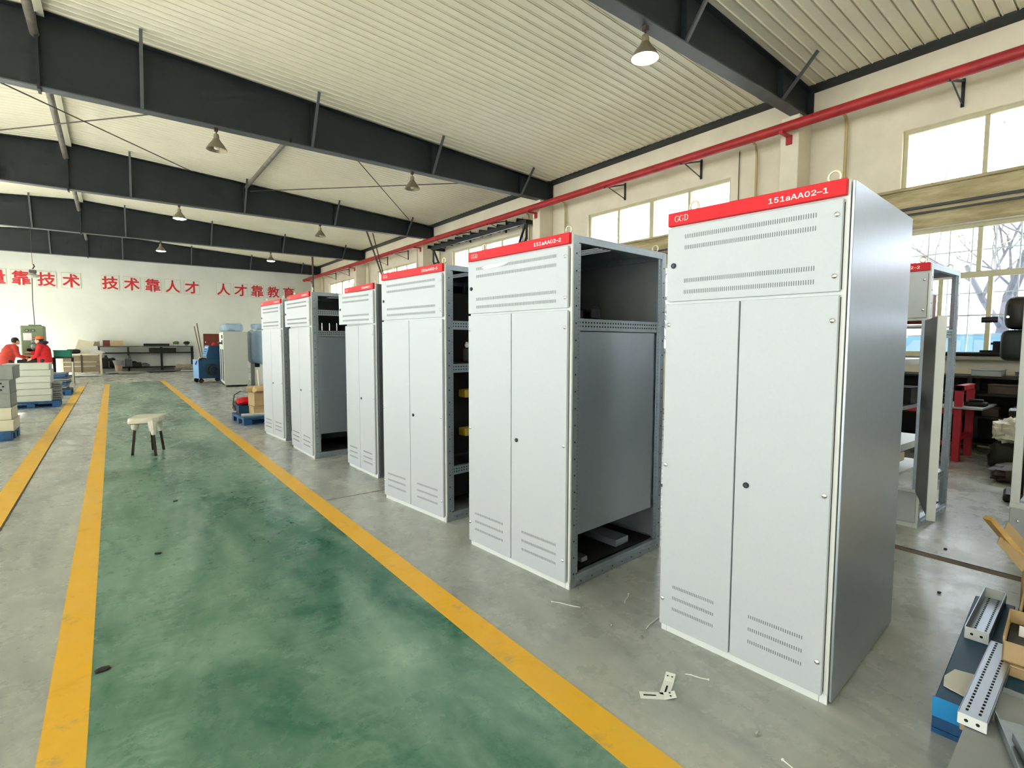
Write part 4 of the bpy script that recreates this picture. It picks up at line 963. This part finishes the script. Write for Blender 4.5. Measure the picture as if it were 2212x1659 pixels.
# ------------------------------------------------------------------ pallet with parcels beside the far cabinet
pallet('blue pallet with parcels beside the farthest cabinet of the row', (1.86, 10.52, 0), R(3), 1.05, .93)
PZ = .152
def open_box(label, loc, rot, sx, sy, sz, flap=.16, inner=None, name='cardboard_box', grp=None):
    o = thing(name, label, 'box', loc, R(rot), grp); t = .005
    MB().box(-sx / 2, sx / 2, -sy / 2, sy / 2, 0, t).box(-sx / 2, sx / 2, -sy / 2, -sy / 2 + t, 0, sz).box(-sx / 2, sx / 2, sy / 2 - t, sy / 2, 0, sz).box(-sx / 2, -sx / 2 + t, -sy / 2, sy / 2, 0, sz).box(sx / 2 - t, sx / 2, -sy / 2, sy / 2, 0, sz).build('carton', M_CARD, o)
    if flap:
        for d, a in (((0, -1), 35), ((-1, 0), 50), ((0, 1), 20), ((1, 0), 60)):
            if d[0]: f = MB().box(0, flap, -sy / 2, sy / 2, 0, .004).xf(Matrix.Translation((d[0] * sx / 2, 0, sz)) @ (Matrix.Rotation(0 if d[0] > 0 else math.pi, 4, 'Z')) @ Matrix.Rotation(R(a - 60), 4, 'Y'))
            else: f = MB().box(0, flap, -sx / 2, sx / 2, 0, .004).xf(Matrix.Translation((0, d[1] * sy / 2, sz)) @ Matrix.Rotation(R(90 * d[1]), 4, 'Z') @ Matrix.Rotation(R(a - 50), 4, 'Y'))
            f.build('flap', M_CARD, o)
    return o
# things lying on that pallet
simple_box('carton', 'flat brown carton lowest on the parcel pallet', 'carton', (2.32, 10.95, PZ), .50, .45, .16, M_CARD)
open_box('open cardboard box on top of the parcel pallet', (2.28, 11.0, PZ + .165), 8, .40, .34, .26)
MB().blob((0, 0, .10), (.34, .30, .2), e=.8, amp=.3, seed=12).build('cloth_wad', M_CARD, loc=(2.28, 11.0, .50), smooth=True, label='tan wrapping wad stuffed in the open cardboard box', category='wrapping')
MB().tube([(0, 0, 0), (-.02, .02, .42)], .022, 10).build('white_tube', M_CREAM, loc=(2.24, 10.98, .58), smooth=True, label='cream tube standing in the open cardboard box', category='tube')
MB().tube([(0, 0, 0), (.04, .04, .62)], .02, 8).build('brown_stick', M_WOOD, loc=(2.34, 11.06, .56), smooth=True, label='wooden stick standing in the open cardboard box', category='stick')
MB().blob((0, 0, .075), (.34, .26, .15), e=.7, amp=.25, seed=9).build('red_tool_bag', M_CABRED, loc=(2.06, 11.33, .305), smooth=True, label='red plastic bag on the parcel pallet', category='bag')
MB().blob((0, 0, .1), (.26, .26, .2), e=.6, amp=.2, seed=10).build('brown_bag', M_RUST, loc=(1.99, 11.62, .16), smooth=True, label='brown bag behind the red bag on the parcel pallet', category='bag')
simple_box('blue_box', 'flat dark blue box on the parcel pallet under the red bag', 'box', (2.04, 11.30, PZ), .30, .28, .15, M_BLUED)
MB().box(-.35, .35, -.03, .03, 0, .03).box(-.35, .35, -.03, -.026, 0, .05).build('white_rail', M_CABW, loc=(2.20, 10.66, PZ), rotz=R(-14), label='white metal rail lying across the front of the parcel pallet', category='rail')
MB().tube([(0, 0, 0), (.1, 0, .06), (.22, 0, .05), (.30, .0, .0)], [.015, .03, .03, .015], 8).build('red_drill', M_CABRED, loc=(1.88, 11.30, .165), rotz=R(40), smooth=True, label='small red hand tool at the corner of the parcel pallet', category='tool')
MB().tube([(0, 0, .05), (-.06, .05, .18), (-.02, .1, .36), (.1, .12, .43), (.22, .1, .40)], .01, 6).build('loose_cable', M_RUBBER, loc=(1.90, 11.42, .13), smooth=True, label='black cable arching over the parcel pallet', category='cable')

# ------------------------------------------------------------------ right foreground pallet
pallet('dark blue pallet holding cardboard boxes in the right foreground', (2.62, -.489, 0), R(5), 1.22, 1.03, mtop=mat('dark_blue_board', (26, 74, 104), .5, var=.2))
PT = .152
_fp = [o for o in bpy.data.objects if o.get('label', '').startswith('dark blue pallet')][0]
B(-.004, 0, .945, 1.03, .07, .150).build('blue_tape', mat('bright_blue_tape', (30, 140, 205), .5), _fp); B(-.004, 0, .915, .945, .06, .149).build('torn_card', M_CARD, _fp)
def channel(label, a, b, wdt, h, flip=False):
    a = Vector(a); b = Vector(b); L_ = (b - a).length; an = math.atan2(b.y - a.y, b.x - a.x)
    o = thing('perforated_channel', label, 'channel', a, an, group='perforated channels')
    if not flip: B(0, L_, -wdt / 2, wdt / 2, h - .003, h).build('web', M_GALV, o); zz = h + .0004
    else: B(0, L_, -wdt / 2, wdt / 2, 0, .003).build('web', M_GALV, o); zz = .0034
    for s in (1, -1): B(0, L_, s * wdt / 2 - .0015, s * wdt / 2 + .0015, 0, h).build('flange', M_GALV, o)
    k = MB(); n = int(L_ / .026)
    for i in range(n):
        for y in (-.2, .25): k.box(.03 + i * .026, .043 + i * .026, y * wdt - .004, y * wdt + .004, zz, zz + .0006)
        for s in (1, -1): k.box(.03 + i * .026, .042 + i * .026, s * (wdt / 2 + .0016), s * (wdt / 2 + .0022), h * .4, h * .6)
    k.build('hole_rows', M_BLACK, o)
    for x in (-.004, L_): B(x, x + .004, -wdt / 2, wdt / 2, 0, h).build('end_plate', M_CABW, o)
    for y in (-.2, .2): MB().disc((-.0042, y * wdt, h * .5), .006, (-1, 0, 0), 10, .0008).build('end_hole', M_BLACK, o)
    return o
channel('perforated steel channel lying upright-open on the far part of the blue pallet', (3.16, .525, PT), (3.76, .56, PT), .085, .055, flip=True)
channel('bright perforated steel channel at the near corner of the blue pallet', (2.40, .395, .164), (3.10, .425, .164), .08, .04)
MB().prism([(-.10, .03), (-.02, .045), (.07, .03), (.09, -.03), (-.03, -.05), (-.12, -.04), (-.11, .0)], 0, .003, 'z').build('paper_scrap', M_PAPER, loc=(2.73, .497, PT + .001), label='crumpled white paper scrap on the blue pallet', category='paper')
# grey sheet panels at the bottom right corner
sp_ = thing('lying_panel', 'grey cabinet panel lying over the near edge of the blue pallet', 'panel', (1.75, -.40, .155), R(3))
B(0, 1.05, 0, .78, 0, .004).build('sheet', mat('grey_panel_paint', (142, 146, 146), .4, var=.05), sp_); B(0, .005, 0, .78, .004, .025).build('folded_edge', MATS['grey_panel_paint'], sp_); B(1.045, 1.05, 0, .78, .004, .025).build('folded_edge', MATS['grey_panel_paint'], sp_)
pl = thing('trestle', 'low trestle under the lying grey panel', 'trestle', (1.8, -.30, 0)); B(0, .3, 0, .5, .115, .154).build('top', M_DARKW, pl)
for x in (.02, .22):
    for y in (.03, .40): B(x, x + .06, y, y + .06, 0, .115).build('leg', M_DARKW, pl)
for k, (x, y, a, lb) in enumerate(((2.30, .10, 20, 'upper of two blue-grey folded plates on the lying panel'), (2.20, .02, 24, 'lower of two blue-grey folded plates on the lying panel'))):
    q = thing('folded_plate', lb, 'plate', (x, y, .165 + .012 * k), R(a)); B(0, .30, 0, .16, 0, .004).build('sheet', M_GALVR, q); B(0, .30, .16, .163, 0, .03).build('fold', M_GALVR, q); B(.02, .04, .03, .037, .004, .0046).build('slot', M_BLACK, q)
# open carton bins with hardware
for k, (x, lb) in enumerate(((3.12, 'nearest open carton bin on the blue pallet'), (3.47, 'second open carton bin on the blue pallet, beside the large box'))):
    o = thing('carton_bin', lb, 'box', (x, .20, .205), R(5), group='open carton bins'); sx, sy, sz, t = .33, .44, .11, .006
    MB().box(-sx / 2, sx / 2, -sy / 2, sy / 2, 0, t).box(-sx / 2, sx / 2, sy / 2 - t, sy / 2, 0, sz).box(-sx / 2, sx / 2, -sy / 2, -sy / 2 + t, 0, sz).box(-sx / 2, -sx / 2 + t, -sy / 2, sy / 2, 0, sz * .8).box(sx / 2 - t, sx / 2, -sy / 2, sy / 2, 0, sz).build('carton', M_CARD, o)
    B(-sx / 2 + .01, sx / 2 - .01, -sy / 2 + .01, sy / 2 - .01, .008, .05).build('contents', M_OIL, o)
    if k != 2: MB().box(-.004, .004, -.18, .18, .02, .10).xf(Matrix.Rotation(R(28), 4, 'Y')).build('white_card', M_WHITE, o)
simple_box('carton', 'flat brown carton under the open carton bins', 'carton', (3.28, .15, PT), .70, .46, .05, M_CARD)
bx = thing('cardboard_box', 'large open cardboard box behind the carton bins with a wooden stick in it', 'box', (3.93, .20, PT), R(4)); sx, sy, sz, t = .48, .54, .22, .008
MB().box(-sx / 2, sx / 2, -sy / 2, sy / 2, 0, t).box(-sx / 2, sx / 2, sy / 2 - t, sy / 2, 0, sz).box(-sx / 2, sx / 2, -sy / 2, -sy / 2 + t, 0, sz).box(-sx / 2, -sx / 2 + t, -sy / 2, sy / 2, 0, sz).box(sx / 2 - t, sx / 2, -sy / 2, sy / 2, 0, sz).build('carton', M_CARD, bx)
MB().box(0, .16, -sx / 2, sx / 2, 0, .006).xf(Matrix.Translation((0, sy / 2, sz)) @ Matrix.Rotation(R(90), 4, 'Z') @ Matrix.Rotation(R(-50), 4, 'Y')).build('flap', M_CARD, bx)
MB().box(0, .16, -sy / 2, sy / 2, 0, .006).xf(Matrix.Translation((sx / 2, 0, sz)) @ Matrix.Rotation(R(-35), 4, 'Y')).build('flap', M_CARD, bx)
MB().bar((4.05, .40, .20), (3.74, .607, .60), .045, .025).build('wooden_stick', M_WOOD, label='pale wooden stick leaning out of the large cardboard box', category='stick')

# ------------------------------------------------------------------ red bench and shelf by the window
rb = thing('red_bench', 'red steel work table with raised end frame by the window', 'table', (8.75, 1.78, 0))
for x in (-.02, .58):
    B(x - .04, x + .04, -.045, .035, 0, 1.0, ch=.004).build('end_post', M_REDB, rb); B(x - .04, x + .04, 2.0, 2.08, 0, .70, ch=.004).build('leg', M_REDB, rb)
B(-.06, .62, -.045, .035, .93, 1.0, ch=.004).build('end_bar', M_REDB, rb); B(-.05, .61, -.04, .03, .28, .33).build('stretcher', M_REDB, rb); B(-.05, .0, 0, 2.05, .62, .70).build('apron', M_REDB, rb); B(.56, .61, 0, 2.05, .62, .70).build('apron', M_REDB, rb)
B(-.10, .75, -.25, 2.15, .70, .725, ch=.004).build('tabletop', M_GREY, rb); B(-.03, 0, .03, 2.05, .2, .25).build('stretcher', M_REDB, rb)
for k, (x, y, sx, sy, sz, lb) in enumerate(((8.98, 1.65, .16, .22, .09, 'dark clamp nearest the end of the red table'), (9.1, 2.05, .25, .2, .14, 'dark instrument in the middle of the red table'), (8.95, 2.5, .22, .25, .16, 'black instrument at the far part of the red table'), (9.15, 2.95, .3, .3, .2, 'large dark instrument at the hidden end of the red table'))):
    o = thing('bench_tool', lb, 'tool', (x, y, .725)); B(-sx / 2, sx / 2, -sy / 2, sy / 2, 0, sz * .6, ch=.01).build('base', M_OIL, o); B(-sx / 4, sx / 4, -sy / 3, sy / 3, sz * .6, sz, ch=.01).build('head', M_RUBBER, o)
sh_ = thing('tool_shelf', 'dark tool shelf under the window sill', 'shelf', (9.85, .6, 0))
for z in (.12, .50, .82, 1.06): B(-.25, .30, -1.8, 2.8, z, z + .03).build('shelf_board', M_OIL, sh_)
for y in (-1.75, -.25, 1.25, 2.75):
    for x in (-.22, .27): B(x - .025, x + .025, y - .025, y + .025, 0, 1.08).build('post', M_OIL, sh_)
B(.29, .31, -1.8, 2.8, .05, 1.08).build('back_sheet', M_BLACK, sh_)  # backlit darkness under the sill put into black and dark colours
cols = [M_OIL, M_RUST, M_DARKPLATE, M_DARKW, M_PAPER, M_GREY]
places = {.53: 'lower', .85: 'upper', 1.09: 'top'}
wrd = ['first', 'second', 'third', 'fourth', 'fifth', 'sixth', 'seventh', 'eighth']
for z in (.53, .85, 1.09):
    y = -1.1
    for k in range(8):
        sy = rnd.uniform(.16, .34); h = rnd.uniform(.04, .10) if z > 1 else rnd.uniform(.08, .2)
        m = rnd.choice(cols[:4]) if z < 1 else rnd.choice(cols[2:])
        o = thing('tool_box', '%s small box from the right on the %s board of the dark tool shelf' % (wrd[k], places[z]), 'box', (9.78, y + sy / 2, z), 0, 'boxes on the dark tool shelf')
        B(-.15, .15, -sy / 2, sy / 2, 0, h * .8, ch=.006).build('body', m, o); B(-.155, .155, -sy / 2 - .005, sy / 2 + .005, h * .8, h, ch=.004).build('lid', m, o)
        y += sy + rnd.uniform(.08, .2)
# items on the sill
o = thing('sill_clamp', 'small black machine clamp on the window sill', 'clamp', (10.05, 1.72, 1.36)); MB().box(-.05, .05, -.22, .16, 0, .04).box(-.04, .04, -.12, .12, .04, .09).box(-.03, .03, -.10, -.02, .09, .22).build('body', M_BLACK, o); B(-.05, .05, -.13, .0, .17, .2).build('jaw', M_BLACK, o)
MB().tube([(0, -.55, .03), (0, .55, .03)], .03, 8).build('sill_bar', M_BLACK, loc=(10.0, 1.75, 1.36), label='long black bar lying along the window sill', category='bar')
# drill press silhouetted in front of the window
dp = thing('drill_press', 'black and dark green drill press silhouetted against the window', 'drill press', (6.95, 1.03, 0), R(8))
MB().tube([(.05, -.14, 0), (.05, -.14, 1.9)], .05, 14).build('column', M_OIL, dp, smooth=True); B(-.12, .22, -.30, 0, 0, .08, ch=.02).build('base', M_OIL, dp)
MB().blob((0, -.03, 1.84), (.30, .22, .32), e=.6).build('pulley_cover', mat('black_brown_iron', (34, 26, 20), .4, var=.3), dp, smooth=True)
MB().blob((0, -.03, 1.53), (.26, .25, .30), e=.4).build('motor', mat('dark_green_iron', (14, 34, 26), .45, var=.3), dp, smooth=True)
MB().tube([(-.1, .12, 1.78), (-.1, .24, 1.78)], .03, 10).build('feed_knob', M_RUBBER, dp, smooth=True); MB().disc((-.181, .05, 1.80), .012, (-1, 0, 0), 10, .01).build('badge', M_CHROME, dp)
B(-.12, .20, -.28, .0, .85, .9, ch=.01).build('table', M_OIL, dp)
# plastic sack and bundles on the floor by the window
MB().blob((0, 0, .14), (.40, .34, .28), e=.85, amp=.45, seed=21, n=28, m=16, freq=4).build('plastic_sack', M_WRAP, loc=(8.65, 1.24, .345), smooth=True, label='crumpled white plastic sack on the dark bundles by the drill press', category='sack')
MB().blob((0, 0, .165), (.55, .42, .34), e=.6, amp=.25, seed=22, n=24, m=12).build('dark_bundle', M_OIL, loc=(8.65, 1.22, .01), smooth=True, label='dark bundle under the white plastic sack', category='bundle')
MB().blob((0, 0, .08), (.55, .30, .16), e=.6, amp=.35, seed=23, n=24, m=12).build('cloth_bundle', M_RUST, loc=(7.95, 1.13, .02), smooth=True, label='flat brown bundle on the floor near the pale cabinet frame', category='bundle')

# ------------------------------------------------------------------ small things on the floor
def bracket(label, loc, rot):
    o = thing('slotted_bracket', label, 'bracket', loc, R(rot), group='white slotted brackets on the floor')
    MB().box(-.075, .03, -.022, .022, 0, .0025).build('leaf', M_CABW, o); MB().box(0, .05, -.022, .022, 0, .0025).xf(Matrix.Translation((.03, 0, 0)) @ Matrix.Rotation(R(-14), 4, 'Y')).build('tab', M_CABW, o)
    B(-.06, -.005, -.004, .004, .0025, .003).build('slot', M_BLACK, o)
    for y in (-.01, .01): MB().disc((.055, y, .0108), .0045, (0, 0, 1), 8, .0006).build('hole', M_BLACK, o)
bracket('white slotted bracket lying flat in front of the nearest cabinet', (1.83, 1.33, .001), -42)
bracket('white slotted bracket beside the flat one, nearer the nearest cabinet', (1.925, 1.345, .001), 25)
ties = [((2.06, 2.15), 120, .17, 'white cable tie before the second cabinet'), ((2.40, 1.98), 30, .12, 'white cable tie between the first two cabinets'), ((2.33, 1.72), 12, .22, 'long white cable tie close to the nearest cabinet'), ((2.08, 1.30), -60, .10, 'white cable tie before the nearest cabinet door'), ((1.88, .75), 70, .16, 'white cable tie near the bottom edge of the picture')]
for (x, y), a, l, lb in ties:
    o = thing('cable_tie', lb, 'cable tie', (x, y, .0005), R(a), group='white cable ties on the floor'); MB().tube([(-l / 2, 0, .003), (-l / 4, .004, .004), (0, 0, .003), (l / 4, -.004, .004), (l / 2, 0, .003)], .0022, 5).build('strap', M_WHITE, o); B(l / 2, l / 2 + .007, -.004, .004, 0, .006).build('head', M_WHITE, o)
for (x, y), a, lb in (((2.13, 1.66), 20, 'small bright bolt on the floor nearest the slotted brackets'), ((2.10, 1.83), 70, 'small bright bolt on the floor farther from the brackets'), ((1.95, .95), 10, 'small nut-ended bolt on the floor before the nearest cabinet')):
    o = thing('loose_bolt', lb, 'bolt', (x, y, .006), R(a), group='loose bolts on the floor'); MB().tube([(0, 0, 0), (.022, 0, 0)], .004, 8).build('shank', M_CHROME, o); MB().tube([(-.006, 0, 0), (0, 0, 0)], .0075, 6).build('head', M_CHROME, o)
for (x, y), s, lb in (((-.10, 3.03), .030, 'black rubber scrap beside the yellow line'), ((.20, 4.5), .02, 'small black scrap in the middle of the walkway'), ((.42, 5.9), .02, 'tiny dark scrap farther along the walkway'), ((4.9, 1.02), .014, 'dark chip on the floor beside the swung door'), ((4.0, .85), .014, 'dark chip on the floor beyond the blue pallet')):
    MB().blob((0, 0, .004), (s * 2, s * 1.4, .009), e=.7, amp=.3, seed=int(x * 10)).build('floor_scrap', M_RUBBER, loc=(x, y, .0025), smooth=True, label=lb, category='scrap')

# ------------------------------------------------------------------ outside
B(XW + .35, 60, -50, 70, -.5, -.3).build('outdoor_ground', M_GROUND, kind='structure'); B(-60, XL - .35, -50, 70, -.5, -.3).build('outdoor_ground', M_GROUND, kind='structure')
def tree(label, loc, seed, h0):
    r = random.Random(seed); o = thing('bare_tree', label, 'tree', loc, 0, group='bare trees outside the windows'); trunk = MB(); br = MB(); lf = MB()
    def grow(p, d, ln, rad, lev, mb):
        pts = [p]; q = p; n = 4
        for i in range(n):
            d = (d + Vector((r.uniform(-.16, .16), r.uniform(-.16, .16), r.uniform(-.05, .12)))).normalized(); q = q + d * ln / n; pts.append(q)
        mb.tube(pts, [rad * (1 - .45 * i / n) for i in range(n + 1)], 7 if lev < 2 else 4, cap=False)
        if lev >= 4 or rad < .008:
            for k in range(2):
                c = q + Vector((r.uniform(-.12, .12), r.uniform(-.12, .12), r.uniform(-.1, .1))); a = Vector((r.uniform(-1, 1), r.uniform(-1, 1), r.uniform(-1, 1))).normalized() * .05; b = a.orthogonal().normalized() * .03
                lf.add([c - a, c + b, c + a, c - b], [(0, 1, 2, 3)])
            return
        for k in range(r.choice((2, 3, 3)) if lev else 4):
            t = r.uniform(.45, 1.0); s_ = pts[max(1, min(n, int(round(t * n))))]
            dd = (d * .6 + Vector((r.uniform(-1, 1), r.uniform(-1, 1), r.uniform(-.15, .8)))).normalized()
            grow(s_, dd, ln * r.uniform(.55, .8), rad * r.uniform(.42, .6), lev + 1, br)
    grow(Vector((0, 0, 0)), Vector((.0, .02, 1)), h0, .17, 0, trunk)
    trunk.build('trunk', M_BARK, o, smooth=True); br.build('branches', M_BARK, o, smooth=True); lf.build('leaves', M_LEAF, o)
for i, (x, y, h0, lb) in enumerate(((16.2, 2.9, 3.0, 'bare tree straight outside the nearest window'), (17, 11.5, 3.4, 'bare tree outside the second window'), (18, 6.8, 3.6, 'bare tree outside between the nearest two windows'), (16.5, 19.5, 3.2, 'bare tree outside the third window'), (19.5, -3.5, 3.0, 'bare tree outside right of the nearest window'))):
    tree(lb, (x, y, -.3), 31 + i * 5, h0)
vn_ = thing('parked_van', 'pale blue van parked outside the nearest window', 'van', (14.3, 2.6, -.3))
MB().prism([(-2.3, .45), (2.3, .45), (2.3, 1.25), (1.6, 1.40), (1.0, 2.02), (-2.1, 2.08), (-2.3, 1.6)], -.9, .9, 'x').build('body', M_VAN, vn_)
MB().prism([(.15, 1.35), (1.35, 1.35), (.92, 1.92), (.15, 1.92)], -.91, -.902, 'x').prism([(-1.9, 1.35), (-.05, 1.35), (-.05, 1.92), (-1.9, 1.92)], -.91, -.902, 'x').build('side_window', mat('van_glass', (120, 150, 175), .15), vn_)
for y in (-1.45, 1.5):
    for x in (-.85, .85): MB().tube([(x - .1, y, .33), (x + .1, y, .33)], .33, 18).build('wheel', M_RUBBER, vn_, smooth=True)

# ------------------------------------------------------------------ tidy: deep names stay plain
bpy.context.view_layer.update()
for o in bpy.data.objects:
    if o.name.split('.')[0] in ('hole_row', 'hole_rows', 'hole_pattern', 'vent_row', 'leaves'): o['kind'] = 'stuff'
